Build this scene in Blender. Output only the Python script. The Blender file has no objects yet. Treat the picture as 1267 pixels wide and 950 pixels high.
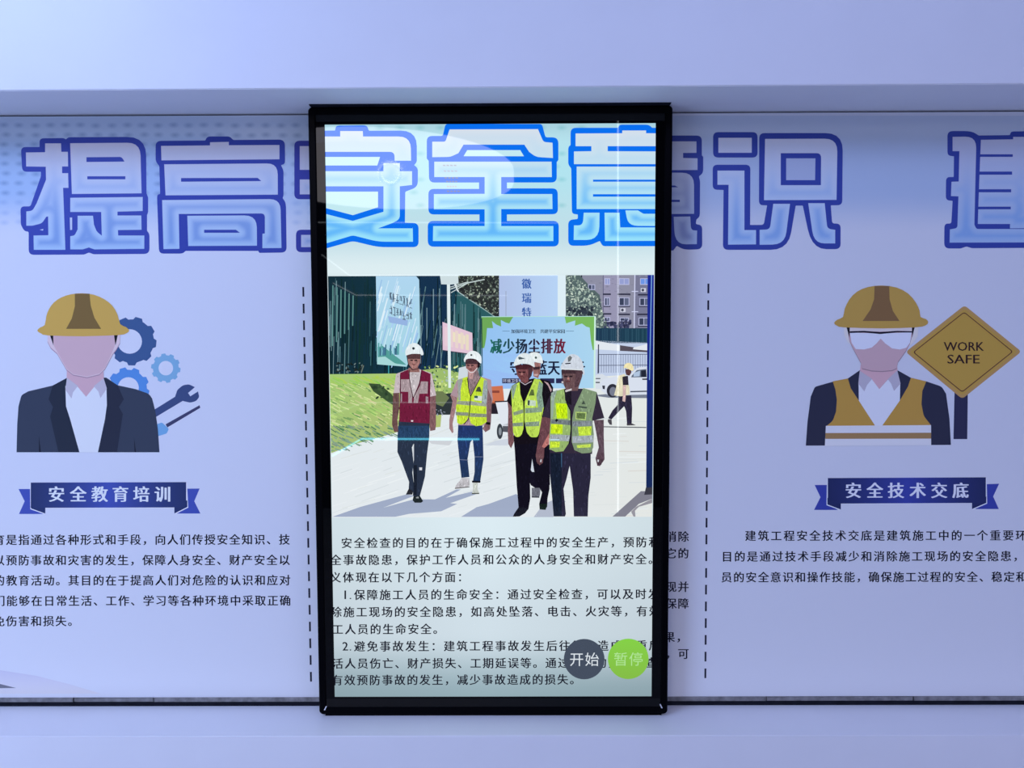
import bpy, bmesh, math, random
import numpy as np
from mathutils import Vector
from mathutils.geometry import tessellate_polygon, delaunay_2d_cdt

# ------------------------------------------------------------------ camera, world, lights, exposure
S = bpy.context.scene
COL = S.collection
EYE = 1.5                     # eye height above the floor
CAMY = -1.65                  # camera stands 1.65 m in front of the printed panel (plane Y = 0)
FPX = 950.0
PITCH, YAW, ROLL = math.radians(-3.37), math.radians(0.24), math.radians(0.205)

def rotm():
    cp, sp = math.cos(PITCH), math.sin(PITCH); cy, sy = math.cos(YAW), math.sin(YAW); cr, sr = math.cos(ROLL), math.sin(ROLL)
    Rx = np.array([[1, 0, 0], [0, cp, -sp], [0, sp, cp]]); Rz = np.array([[cy, -sy, 0], [sy, cy, 0], [0, 0, 1]])
    Ry = np.array([[cr, 0, sr], [0, 1, 0], [-sr, 0, cr]])
    return Rz @ Rx @ Ry
RM = rotm()
cam = bpy.data.cameras.new('camera'); camo = bpy.data.objects.new('camera', cam); COL.objects.link(camo)
cam.sensor_fit = 'HORIZONTAL'; cam.sensor_width = 36.0; cam.lens = 36.0 * FPX / 1267.0
cam.clip_start = 0.05; cam.clip_end = 60
from mathutils import Matrix
m3 = Matrix([[RM[0][0], RM[0][2], -RM[0][1]], [RM[1][0], RM[1][2], -RM[1][1]], [RM[2][0], RM[2][2], -RM[2][1]]])
camo.matrix_world = Matrix.Translation((0, CAMY, EYE)) @ m3.to_4x4()
S.camera = camo

S.view_settings.view_transform = 'Standard'; S.view_settings.look = 'None'
S.view_settings.exposure = 0.0; S.view_settings.gamma = 1.0; S.view_settings.use_curve_mapping = False

w = bpy.data.worlds.new('world'); S.world = w; w.use_nodes = True
w.node_tree.nodes['Background'].inputs['Color'].default_value = (0.42, 0.50, 1.0, 1)
w.node_tree.nodes['Background'].inputs['Strength'].default_value = 0.46

def area(name, loc, target, sx, sy, power, color):
    l = bpy.data.lights.new(name, 'AREA'); l.shape = 'RECTANGLE'; l.size = sx; l.size_y = sy
    l.energy = power; l.color = color
    o = bpy.data.objects.new(name, l); COL.objects.link(o); o.location = loc
    o.rotation_euler = (Vector(target) - Vector(loc)).to_track_quat('-Z', 'Y').to_euler()
    return o
area('ceiling_panel_light', (-2.2, -2.0, 3.1), (-0.5, 0, 1.45), 1.3, 0.8, 60, (0.40, 0.55, 1.0))
area('ceiling_panel_light', (1.3, -3.0, 3.3), (0.6, 0, 1.3), 1.6, 0.8, 15, (0.47, 0.50, 1.0))
area('bounce_fill_light', (-2.3, -1.9, 0.35), (-0.4, 0, 1.0), 1.2, 0.5, 17, (0.45, 0.59, 1.0))  # added fill, stands in for light bounced up from the floor
area('bounce_fill_light', (2.2, -2.2, 0.35), (0.6, 0, 0.9), 1.0, 0.5, 7, (0.52, 0.56, 1.0))  # second added fill, low on the right

# ------------------------------------------------------------------ pixel of the photograph -> place on a plane
def ray(px, py):
    d = RM @ np.array([(px - 633.5) / FPX, 1.0, -(py - 475.0) / FPX]); return d
def on_y(px, py, Y):
    d = ray(px, py); t = (Y - CAMY) / d[1]; return (d[0] * t, EYE + d[2] * t)
def on_z(px, py, Z):
    d = ray(px, py); t = (Z - EYE) / d[2]; return (d[0] * t, CAMY + d[1] * t)

def s2l(c):
    c = c / 255.0
    return c / 12.92 if c <= 0.04045 else ((c + 0.055) / 1.055) ** 2.4
def lin(c): return tuple(s2l(max(0.0, v)) for v in c[:3])

# ------------------------------------------------------------------ materials
def principled(name, col, rough=0.5, metal=0.0, spec=0.5, noise=0.0, nscale=40.0, bump=0.0, ior=None):
    m = bpy.data.materials.new(name); m.use_nodes = True; nt = m.node_tree; b = nt.nodes['Principled BSDF']
    b.inputs['Base Color'].default_value = (*col, 1); b.inputs['Roughness'].default_value = rough
    b.inputs['Metallic'].default_value = metal; b.inputs['Specular IOR Level'].default_value = spec
    if ior: b.inputs['IOR'].default_value = ior
    if noise or bump:
        tc = nt.nodes.new('ShaderNodeTexCoord'); n = nt.nodes.new('ShaderNodeTexNoise')
        n.inputs['Scale'].default_value = nscale; n.inputs['Detail'].default_value = 4
        nt.links.new(tc.outputs['Object'], n.inputs['Vector'])
        if noise:
            r = nt.nodes.new('ShaderNodeValToRGB')
            r.color_ramp.elements[0].color = (*[v * (1 - noise) for v in col], 1)
            r.color_ramp.elements[1].color = (*[min(1, v * (1 + noise)) for v in col], 1)
            r.color_ramp.elements[0].position = 0.3; r.color_ramp.elements[1].position = 0.7
            nt.links.new(n.outputs['Fac'], r.inputs['Fac']); nt.links.new(r.outputs['Color'], b.inputs['Base Color'])
        if bump:
            bp = nt.nodes.new('ShaderNodeBump'); bp.inputs['Strength'].default_value = bump; bp.inputs['Distance'].default_value = 0.001
            nt.links.new(n.outputs['Fac'], bp.inputs['Height']); nt.links.new(bp.outputs['Normal'], b.inputs['Normal'])
    return m
M_WALL = principled('white_painted_board', (0.80, 0.80, 0.82), 0.40, spec=0.4, noise=0.012, nscale=9, bump=0.05)
M_PANEL = principled('panel_board', (0.80, 0.80, 0.82), 0.5, noise=0.01, nscale=20)
M_DARK = principled('dark_slot', (0.012, 0.013, 0.02), 0.8, spec=0.1, noise=0.3, nscale=30)
M_RAIL = principled('rail_metal', (0.27, 0.26, 0.25), 0.45, metal=0.5, noise=0.35, nscale=60)
M_UNSEEN = principled('dark_unseen_wall', (0.035, 0.037, 0.05), 0.7, spec=0.2, noise=0.1, nscale=6)
M_FLOOR = principled('grey_floor', (0.30, 0.31, 0.34), 0.5, noise=0.1, nscale=5)
M_FRAME = principled('black_frame', (0.001, 0.001, 0.0018), 0.35, spec=0.04, noise=0.1, nscale=80)
M_GLASS = principled('black_glass_border', (0.001, 0.001, 0.0015), 0.02, spec=0.2, noise=0.05, nscale=5)
M_GLINT = principled('glint_metal', (0.8, 0.8, 0.82), 0.25, metal=0.8, noise=0.05, nscale=50)

M_INK = principled('printed_ink', (1, 1, 1), 0.55, spec=0.2)
a_ = M_INK.node_tree.nodes.new('ShaderNodeVertexColor'); a_.layer_name = 'Col'
M_INK.node_tree.links.new(a_.outputs['Color'], M_INK.node_tree.nodes['Principled BSDF'].inputs['Base Color'])
M_PIX = principled('display_pixels', (0.002, 0.002, 0.002), 0.02, spec=0.5)
a_ = M_PIX.node_tree.nodes.new('ShaderNodeVertexColor'); a_.layer_name = 'Col'
M_PIX.node_tree.links.new(a_.outputs['Color'], M_PIX.node_tree.nodes['Principled BSDF'].inputs['Emission Color'])
M_PIX.node_tree.nodes['Principled BSDF'].inputs['Emission Strength'].default_value = 1.0

# ------------------------------------------------------------------ object helpers
def empty(name, loc, label=None, cat=None, group=None):
    o = bpy.data.objects.new(name, None); COL.objects.link(o); o.location = loc; o.empty_display_size = 0.05
    if label: o['label'] = label
    if cat: o['category'] = cat
    if group: o['group'] = group
    return o
def mesh_obj(name, verts, faces, mat, parent=None, kind=None, smooth=False):
    me = bpy.data.meshes.new(name); me.from_pydata([tuple(v) for v in verts], [], faces); me.validate(); me.update()
    me.materials.append(mat)
    if smooth:
        for p in me.polygons: p.use_smooth = True
    o = bpy.data.objects.new(name, me); COL.objects.link(o)
    if parent:
        o.parent = parent; o.matrix_parent_inverse = Matrix.Translation(-parent.location) if not parent.parent else Matrix.Identity(4)
    if kind: o['kind'] = kind
    return o
def boxv(x0, x1, y0, y1, z0, z1):
    v = [(x0, y0, z0), (x1, y0, z0), (x1, y1, z0), (x0, y1, z0), (x0, y0, z1), (x1, y0, z1), (x1, y1, z1), (x0, y1, z1)]
    f = [(0, 3, 2, 1), (4, 5, 6, 7), (0, 1, 5, 4), (1, 2, 6, 5), (2, 3, 7, 6), (3, 0, 4, 7)]
    return v, f
def box(name, x0, x1, y0, y1, z0, z1, mat, parent=None, kind=None, bevel=0.0):
    v, f = boxv(x0, x1, y0, y1, z0, z1)
    o = mesh_obj(name, v, f, mat, parent, kind)
    if bevel:
        bm = bmesh.new(); bm.from_mesh(o.data); bmesh.ops.bevel(bm, geom=bm.edges[:], offset=bevel, segments=2, affect='EDGES', profile=0.5)
        bm.to_mesh(o.data); bm.free()
    return o

# ------------------------------------------------------------------ glyphs (flat lettering made into outlines)
_gc = {}
def glyph(ch, off=0.0):
    k = (ch, off)
    if k not in _gc:
        c = bpy.data.curves.new('t', 'FONT'); c.body = ch; c.resolution_u = 2; c.offset = off
        o = bpy.data.objects.new('t', c); COL.objects.link(o)
        me = o.evaluated_get(bpy.context.evaluated_depsgraph_get()).to_mesh()
        _gc[k] = ([(v.co.x, v.co.y) for v in me.vertices], [tuple(p.vertices) for p in me.polygons])
        bpy.data.objects.remove(o); bpy.data.curves.remove(c)
    return _gc[k]

# ------------------------------------------------------------------ flat artwork (ink on the panel, pixels on the display)
def fillet(pts, r=0.0):
    out = []; n = len(pts)
    for i, p in enumerate(pts):
        rr = p[2] if len(p) > 2 else r
        P = np.array(p[:2], float)
        if rr <= 0: out.append(tuple(P)); continue
        A = np.array(pts[i - 1][:2], float) - P; B = np.array(pts[(i + 1) % n][:2], float) - P
        la, lb = np.linalg.norm(A), np.linalg.norm(B)
        if la < 1e-6 or lb < 1e-6: continue
        a = P + A / la * min(rr, la * 0.49 if rr < la * .49 or True else la); b = P + B / lb * min(rr, lb * 0.49)
        a = P + A / la * min(rr, la * 0.5); b = P + B / lb * min(rr, lb * 0.5)
        for t in np.linspace(0, 1, 6): out.append(tuple((1 - t) ** 2 * a + 2 * t * (1 - t) * P * 1.0 + t * t * b))
    return out
def Z(ox, oy, s):
    return lambda L: [(ox + p[0] / s, oy + p[1] / s) + ((p[2] / s,) if len(p) > 2 else ()) for p in L]
def smooth(pts, k=3):
    n = len(pts); out = []
    for i in range(n):
        p0, p1, p2, p3 = (np.array(pts[(i + j) % n][:2], float) for j in (-1, 0, 1, 2))
        for t in np.arange(k) / k:
            out.append(tuple(0.5 * ((2 * p1) + (-p0 + p2) * t + (2 * p0 - 5 * p1 + 4 * p2 - p3) * t * t + (-p0 + 3 * p1 - 3 * p2 + p3) * t ** 3)))
    return out
def ell(cx, cy, rx, ry=None, n=28, rot=0.0):
    ry = ry or rx; c, s = math.cos(rot), math.sin(rot)
    return [(cx + rx * math.cos(a) * c - ry * math.sin(a) * s, cy + rx * math.cos(a) * s + ry * math.sin(a) * c) for a in [2 * math.pi * i / n for i in range(n)]]

class Art:
    """flat shapes in one mesh; pts are pixels of the photograph laid on the plane Y"""
    def __init__(s, Y, dz, conv, mat, clip=None, layer=0):
        s.Y, s.dz, s.conv, s.mat, s.clip = Y, dz, conv, mat, clip
        s.v, s.f, s.c, s.l = [], [], [], layer
    def _add(s, verts, faces, cols, l):
        b = len(s.v)
        s.v += [(x, y, l) for x, y in verts]; s.c += cols
        s.f += [tuple(b + i for i in f) for f in faces]
    def _l(s, l):
        if l is None: s.l += 1; return s.l
        return l
    def poly(s, pts, col, r=0.0, l=None, sm=0):
        if sm: pts = smooth(pts, sm)
        elif r or any(len(p) > 2 for p in pts): pts = fillet(pts, r)
        pts = [tuple(p[:2]) for p in pts]
        tri = tessellate_polygon([[Vector((p[0], p[1], 0)) for p in pts]])
        cf = col if callable(col) else (lambda x, y: col)
        s._add(pts, tri, [s.conv(cf(*p)) for p in pts], s._l(l)); return s
    def dfill(s, pts, fc, glow, bounds=(), step=2.1, l=None):
        """fill whose colour is blended by the distance to the nearest outline (the print's soft inner shading)"""
        pts = fillet(pts); l = s._l(l)
        seg = []
        B = [pts] + [fillet(b) for b in bounds]
        P = []
        for k, b in enumerate(B):
            b = np.array([p[:2] for p in b])
            for i in range(len(b)):
                p, q = b[i], b[(i + 1) % len(b)]; seg.append((*p, *q))
                if k == 0:
                    m = max(1, int(np.linalg.norm(q - p) / step)); P += [tuple(p + (q - p) * j / m) for j in range(m)]
        nb = len(P); E = [(i, (i + 1) % nb) for i in range(nb)]
        A = np.array(P); seg = np.array(seg)
        a0 = A.min(0); a1 = A.max(0)
        gx, gy = np.meshgrid(np.arange(a0[0] + step * .5, a1[0], step), np.arange(a0[1] + step * .5, a1[1], step))
        G = np.stack([gx.ravel(), gy.ravel()], 1)
        x, y = G[:, 0], G[:, 1]; ins = np.zeros(len(G), bool)
        for i in range(nb):
            (xa, ya), (xb, yb) = A[i], A[(i + 1) % nb]
            c = ((ya > y) != (yb > y)) & (x < (xb - xa) * (y - ya) / ((yb - ya) if yb != ya else 1e-9) + xa); ins ^= c
        def dist(Q):
            d = np.full(len(Q), 1e9)
            for xa, ya, xb, yb in seg:
                v = np.array([xb - xa, yb - ya]); L = max(v @ v, 1e-9); t = np.clip(((Q - (xa, ya)) @ v) / L, 0, 1)
                d = np.minimum(d, np.linalg.norm(Q - np.array([xa, ya]) - t[:, None] * v, axis=1))
            return d
        G = G[ins]; G = G[dist(G) > step * .35] if len(G) else G
        allp = [Vector(p) for p in P] + [Vector(p) for p in G]
        vo, eo, fo, *_ = delaunay_2d_cdt(allp, E, [], 1, 1e-5)
        Q = np.array([v[:] for v in vo]); D = dist(Q); C = []
        for (x_, y_), d in zip(Q, D):
            e = np.array(fc(x_, y_), float); c, k = glow(x_, y_, d); C.append(s.conv(tuple(e * (1 - k) + np.array(c) * k)))
        s._add([tuple(q) for q in Q], [tuple(f) for f in fo], C, l); return s
    def grid(s, x0, x1, y0, y1, nx, ny, cf, l=None):
        P = [(x0 + (x1 - x0) * i / nx, y0 + (y1 - y0) * j / ny) for j in range(ny + 1) for i in range(nx + 1)]
        F = [(j * (nx + 1) + i, j * (nx + 1) + i + 1, (j + 1) * (nx + 1) + i + 1, (j + 1) * (nx + 1) + i) for j in range(ny) for i in range(nx)]
        s._add(P, F, [s.conv(cf(*p)) for p in P], s._l(l)); return s
    def line(s, pts, wd, col, l=None, closed=False):
        l = s._l(l)
        for a, b in zip(pts[:-1], pts[1:]):
            d = np.array(b, float) - np.array(a, float); n = np.linalg.norm(d)
            if n < 1e-6: continue
            q = np.array([-d[1], d[0]]) / n * wd / 2
            P = [tuple(np.array(a) + q), tuple(np.array(b) + q), tuple(np.array(b) - q), tuple(np.array(a) - q)]
            cf = col if callable(col) else (lambda x, y: col)
            s._add(P, [(0, 1, 2, 3)], [s.conv(cf(*p)) for p in P], l)
        return s
    def soft(s, pts, wd, ccol, ecf, l=None):
        """band whose middle has colour ccol and whose rim melts into the fill colour function ecf"""
        l = s._l(l); pts = [np.array(p, float) for p in pts]
        d0 = pts[1] - pts[0]; d0 /= np.linalg.norm(d0); d1 = pts[-1] - pts[-2]; d1 /= np.linalg.norm(d1)
        P = [pts[0] - d0 * wd * .4] + pts + [pts[-1] + d1 * wd * .4]
        V = []; C = []
        for i, p in enumerate(P):
            a = P[max(0, i - 1)]; b = P[min(len(P) - 1, i + 1)]; d = (b - a) / np.linalg.norm(b - a); q = np.array([-d[1], d[0]]) * wd / 2
            for j, k in enumerate((-1, -.5, 0, .5, 1)):
                x, y = p + q * k; V.append((x, y)); e = np.array(ecf(x, y), float)
                f = [0, .55, 1, .55, 0][j] * (0 if i in (0, len(P) - 1) else 1)
                C.append(s.conv(tuple(e * (1 - f) + np.array(ccol) * f)))
        F = [(i * 5 + j, i * 5 + j + 1, i * 5 + j + 6, i * 5 + j + 5) for i in range(len(P) - 1) for j in range(4)]
        s._add(V, F, C, l); return s
    def fan(s, cx, cy, rx, ry, ccol, ecf, l=None, n=10):
        V = [(cx, cy)] + ell(cx, cy, rx, ry, n); C = [s.conv(ccol)] + [s.conv(ecf(*p)) for p in V[1:]]
        s._add(V, [(0, 1 + i, 1 + (i + 1) % n) for i in range(n)], C, s._l(l)); return s
    def chars(s, text, x, y, pitch, size, col, slope=0.0, off=0.0, l=None, sx=1.0, xsh=(0,), half=True):
        l = s._l(l); cx = x; nl = 0
        for ch in text:
            if ch == ' ': cx += pitch; continue
            V, F = glyph(ch, off)
            w_ = 1.0
            for nl, sh in enumerate(xsh):
                P = [(cx + (a - .5) * size * sx + (sh[0] if isinstance(sh, tuple) else sh), y + (sh[1] if isinstance(sh, tuple) else 0) + (cx - x) * slope - (b - .38) * size) for a, b in V]
                s._add(P, F, [s.conv(col(*p) if callable(col) else col) for p in P], l + nl)
            cx += pitch
        return s
    def fit(s, text, x0, x1, y0, y1, col, off=0.0, l=None):
        V, F = glyph(text, off); l = s._l(l)
        a0, a1 = min(v[0] for v in V), max(v[0] for v in V); b0, b1 = min(v[1] for v in V), max(v[1] for v in V)
        P = [(x0 + (a - a0) / (a1 - a0) * (x1 - x0), y1 - (b - b0) / (b1 - b0) * (y1 - y0)) for a, b in V]
        s._add(P, F, [s.conv(col(*p) if callable(col) else col) for p in P], l); return s
    def build(s, name, parent, label=None, kind=None):
        if not s.v: return None
        W = [];
        for x, y, l in s.v:
            X, Zz = on_y(x, y, s.Y); W.append((X, s.Y - s.dz * l, Zz))
        me = bpy.data.meshes.new(name); me.from_pydata(W, [], s.f); me.update()
        ca = me.color_attributes.new('Col', 'FLOAT_COLOR', 'POINT')
        ca.data.foreach_set('color', np.array([(*c, 1.0) for c in s.c], dtype=np.float32).ravel())
        if s.clip:
            x0, x1, z0, z1 = s.clip
            bm = bmesh.new(); bm.from_mesh(me)
            for co, no in (((x0, 0, 0), (-1, 0, 0)), ((x1, 0, 0), (1, 0, 0)), ((0, 0, z0), (0, 0, -1)), ((0, 0, z1), (0, 0, 1))):
                bmesh.ops.bisect_plane(bm, geom=bm.verts[:] + bm.edges[:] + bm.faces[:], plane_co=co, plane_no=no, clear_outer=True)
            bm.to_mesh(me); bm.free()
        me.materials.append(s.mat)
        o = bpy.data.objects.new(name, me); COL.objects.link(o)
        # the mesh is in world coordinates: give the object its place by moving the origin to its middle
        if len(me.vertices):
            co = np.array([v.co[:] for v in me.vertices]); c = (co.min(0) + co.max(0)) / 2
            me.transform(Matrix.Translation(-Vector(c))); o.location = Vector(c)
        if parent:
            o.parent = parent
            pw = Vector((0, 0, 0)); q = parent
            while q: pw += q.location; q = q.parent
            o.location = Vector(o.location) - pw
        if label: o['label'] = label
        if kind: o['kind'] = kind
        return o

# ------------------------------------------------------------------ the setting
ZS = EYE + 0.4765       # underside of the upper fascia
ZL = EYE - 0.808        # top of the lower ledge
def edge_line(pL, pR, Zh, x0=-2.6, x1=2.6):
    a = on_z(0, pL, Zh); b = on_z(1267, pR, Zh); k = (b[1] - a[1]) / (b[0] - a[0])
    return (x0, a[1] + k * (x0 - a[0])), (x1, a[1] + k * (x1 - a[0]))
def prism(name, A, B, yb, z0, z1, mat, kind=None):
    v = [(A[0], A[1], z0), (B[0], B[1], z0), (B[0], yb, z0), (A[0], yb, z0), (A[0], A[1], z1), (B[0], B[1], z1), (B[0], yb, z1), (A[0], yb, z1)]
    f = [(0, 3, 2, 1), (4, 5, 6, 7), (0, 1, 5, 4), (1, 2, 6, 5), (2, 3, 7, 6), (3, 0, 4, 7)]
    o = mesh_obj(name, v, f, mat, None, kind)
    bm = bmesh.new(); bm.from_mesh(o.data); bmesh.ops.bevel(bm, geom=bm.edges[:], offset=0.0015, segments=2, affect='EDGES'); bm.to_mesh(o.data); bm.free()
    return o
A, B = edge_line(112.3, 103.9, ZS); prism('trim_1', A, B, 0.055, ZS, 2.9, M_WALL, 'structure')
A, B = edge_line(911.0, 909.3, ZL); prism('trim_2', A, B, 0.055, 0.0, ZL, M_WALL, 'structure')
box('wall_back', -2.6, 2.6, 0.055, 0.11, 0.0, 2.9, M_DARK, kind='structure')
box('wall_unseen', -4.2, 4.2, -5.35, -5.2, 0.0, 3.4, M_UNSEEN, kind='structure')  # unseen wall, added dark so the screen glass mirrors less ambient light
box('floor', -3.2, 3.2, -6, 0.11, -0.05, 0.0, M_FLOOR, kind='structure')

# guide rail below the panel
rail = empty('guide_rail', (0, 0.004, ZL), 'dark metal sliding rail running along the bottom of the printed panel', 'rail')
cuts = [-2.6, on_y(91, 864, 0)[0], on_y(190, 864, 0)[0], on_y(948, 864, 0)[0], on_y(1130, 864, 0)[0], 2.6]
box('rail_base', -2.6, 2.6, 0.0, 0.05, ZL, ZL + 0.009, M_DARK, rail)
for i, (a, b) in enumerate(zip(cuts[:-1], cuts[1:])):
    box('rail_segment', a + 0.0012, b - 0.0008, -0.001 + 0.0008 * (i % 2), 0.012, ZL + 0.0098, ZL + 0.0196 - 0.0010 * (i % 2), M_RAIL, rail, bevel=0.0006)

# ------------------------------------------------------------------ printed panel
ZT = EYE + 0.4728; ZB = EYE - 0.788
panel = box('mural_panel', -2.6, 2.6, 0.0, 0.03, ZB, ZT, M_PANEL)
panel['label'] = 'long white printed safety mural with blue title lettering behind the screen'; panel['category'] = 'mural'
LREF = np.array([0.372, 0.452, 0.86])            # how plain white paper reads at the print's middle (white balance of the hall's blue light)
def ink(c, ref=LREF):
    l = np.array(lin(c)) / ref * 0.80
    return tuple(np.clip(l, 0.004, 0.92))
L_L = np.array(lin((180, 197, 250))); L_R = np.array(lin((165, 175, 229))); L_D = np.array(lin((150, 160, 215)))
inkL = lambda c: ink(c, L_L)
inkR = lambda c: ink(c, L_R)
def MA(layer, conv=inkL): return Art(0.0, 2.5e-5, conv, M_INK, layer=layer)

def sstep(a, b, x):
    t = min(1, max(0, (x - a) / (b - a))); return t * t * (3 - 2 * t)
def paper(x, y):
    """reflectance of the print's ground: white, with a blue band that fades downwards behind the title"""
    k = 1 - sstep(235, 292, y)
    k *= 0.55 + 0.45 * sstep(143, 190, y)
    lft = 1 - sstep(300, 900, x)
    t = np.array([0.56, 0.73, 0.93]) * lft + np.array([0.66, 0.78, 0.93]) * (1 - lft)
    # quieter patch in the middle of the left title and stronger towards the rim
    k *= 1 - 0.35 * math.exp(-((x - 330) / 60) ** 2) * lft
    c = (1 - k) + k * t
    # grey lilac swoosh near the bottom left is a shape of its own
    return tuple(c)
bgp = Art(0.0, 2.5e-5, lambda c: tuple(np.array(c) * 0.80), M_INK, clip=(-2.59, 2.59, ZB, ZT), layer=1)
bgp.grid(-840, 2100, 143.3, 861, 147, 80, paper, l=1)
rnd = random.Random(4)
for r_, yy in enumerate(range(155, 282, 12)):
    for c_, xx in enumerate(range(-14 + (r_ % 2) * 2, 400, 19)):
        if yy > 262 and xx > 30 and xx < 330: continue
        e = paper(xx, yy); k = 0.62 if yy < 240 else 0.78
        bgp.fan(xx + rnd.uniform(-1, 1), yy + rnd.uniform(-.6, .6), 8, 4.5, (e[0] * k, e[1] * (k + .06), e[2] * (k + .14)), paper, l=2)
bgp.build('printed_background', panel)
sw = MA(3, inkL)
sw.poly([(-60, 818), (0, 829), (45, 836), (85, 846), (125, 858), (-60, 858)], lambda x, y: (170 + (y - 829) * .4, 182 + (y - 829) * .4, 240))
sw.poly([(-60, 838), (0, 846), (20, 851), (-60, 852)], (96, 104, 140))
sw.build('swoosh', panel, 'lilac grey curved shape at lower left corner')

BLUE_L = (48, 66, 178); BLUE_R = (40, 55, 150)
def charart(conv, layer, outer, fills, yt, yb, top, bot, blue, holes=(), hole_c=None, bars=(), softs=(), softc=(98, 136, 224), T=None, art=None):
    a = art or MA(layer, conv)
    fc = lambda x, y: tuple(top[i] + (bot[i] - top[i]) * (y - yt) / (yb - yt) for i in range(3))
    for o in outer: a.poly(T(o), blue)
    def glow(x, y, d):
        u = sstep(yt + 28, yb - 22, y); k = sstep(1.0, 10.5, d) ** 1.25 * (1 - .8 * sstep(10.5, 19, d))
        return softc, k * (.04 + .72 * u)
    for f in fills:
        a.dfill(T(f), fc, glow, [T(b) for b in bars])
    for b in bars: a.poly(T(b), blue)
    for h in holes: a.poly(T(h), hole_c)
    return a
TOPL, BOTL = (176, 186, 240), (142, 180, 248)
T = Z(20, 160, 5.94)
charart(inkL, 4, [[(172, 66, 30), (350, 64, 15), (365, 74, 5), (385, 58, 10), (955, 55, 140), (958, 470, 5), (970, 500, 5), (970, 610, 10), (962, 630, 3), (962, 745, 5), (980, 770, 20), (980, 915, 40), (570, 918, 10), (535, 905, 8), (500, 920, 10), (92, 922, 40), (92, 752, 10), (60, 748, 25), (34, 700, 15), (32, 566, 30), (105, 566, 15), (182, 345, 10), (182, 312, 3), (45, 312, 35), (35, 130, 35), (172, 130, 3)]],
        [[(213, 103), (330, 103), (332, 165), (380, 165), (382, 273), (338, 273), (338, 322), (382, 322), (385, 430), (345, 430), (362, 885), (130, 885), (128, 780), (237, 778), (235, 640), (222, 642), (190, 690, 20), (120, 708), (75, 708), (75, 603), (120, 598, 20), (150, 545), (220, 370), (218, 275), (74, 273), (72, 170), (213, 168)],
         [(397, 102), (912, 98, 95), (922, 470), (410, 475)],
         [(398, 503), (930, 497), (930, 600), (745, 605), (745, 633), (920, 633), (922, 738), (748, 740), (750, 780), (942, 780), (942, 878), (575, 882), (535, 868), (490, 882), (398, 882), (398, 785), (430, 780, 15), (452, 735), (452, 635), (565, 635), (572, 700), (592, 750, 15), (630, 782), (625, 607), (398, 607)]],
        170, 312, TOPL, BOTL, BLUE_L,
        holes=[[(395, 648), (412, 648), (412, 738), (397, 740)], [(172, 738), (200, 732), (198, 744)]], hole_c=(165, 185, 245),
        bars=[[(517, 205), (775, 203, 15), (797, 237), (517, 240)], [(523, 345), (803, 345), (803, 367), (523, 367)]],
        softs=[(13, [(275, 330), (265, 480), (240, 600), (150, 655)], (135, 155, 232)), (13, [(290, 480), (300, 700), (285, 800), (240, 832)]), (11, [(430, 550), (900, 550)], (128, 155, 230)), (13, [(680, 570), (690, 810)]), (12, [(520, 670), (520, 760), (470, 830)]), (11, [(470, 832), (900, 830)]), (10, [(460, 200), (460, 420)], (160, 172, 236)), (10, [(860, 220), (860, 400)], (160, 172, 236))],
        T=T).build('title_character', panel, 'outlined blue title character nearest the left edge')
T = Z(185, 160, 5.94)
charart(inkL, 4, [[(45, 85, 40), (410, 82, 5), (425, 52, 25), (590, 52, 20), (615, 78, 10), (995, 75, 45), (997, 255, 30), (965, 262, 10), (985, 300, 20), (985, 490, 20), (978, 505, 5), (1003, 540, 40), (1008, 905, 40), (805, 908, 10), (800, 893, 5), (265, 893, 5), (245, 913, 30), (70, 913, 35), (55, 480, 30), (78, 475, 5), (72, 270, 10), (45, 235, 20)]],
        [[(85, 122), (445, 118), (445, 95), (583, 92), (583, 117), (955, 115), (955, 220), (88, 228)],
         [(108, 257), (942, 250, 80), (943, 480), (118, 485)],
         [(93, 520), (962, 512, 80), (970, 872), (830, 873), (830, 767), (848, 765), (848, 618, 30), (215, 622), (220, 878), (103, 880)],
         [(278, 635), (788, 632, 90), (790, 855), (285, 857)]],
        170, 312, TOPL, BOTL, (42, 60, 172),
        bars=[[(232, 358), (795, 357), (822, 380), (232, 385)], [(402, 738), (635, 738), (665, 760), (402, 760)]],
        softs=[(11, [(170, 330), (170, 430), (860, 430)], (150, 168, 236)), (11, [(880, 340), (880, 420)], (145, 162, 232)), (11, [(160, 570), (860, 570)], (125, 152, 232)), (11, [(162, 600), (165, 840)]), (12, [(900, 600), (905, 840)]), (11, [(340, 800), (740, 800)]), (10, [(345, 680), (345, 780)]), (10, [(728, 690), (728, 780)])],
        T=T).build('title_character', panel, 'wide outlined blue title character second from the left')
T = Z(360, 150, 5.94)
charart(inkL, 4, [[(25, 143, 40), (420, 143), (420, 962), (37, 962, 40), (37, 797, 40), (300, 797), (300, 573), (25, 573, 40), (25, 388, 12), (25, 388, 12)]],
        [[(65, 183), (400, 183), (400, 357), (65, 357)], [(65, 428), (400, 428), (400, 537), (65, 537)], [(75, 835), (400, 835), (400, 925), (75, 925)]],
        170, 312, (165, 175, 228), (160, 178, 240), (45, 55, 165), T=T).build('title_character', panel, 'sliver of blue title character at screen left edge')
T = Z(695, 150, 5.94); TR, BR = (148, 158, 212), (128, 150, 218)
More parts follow.
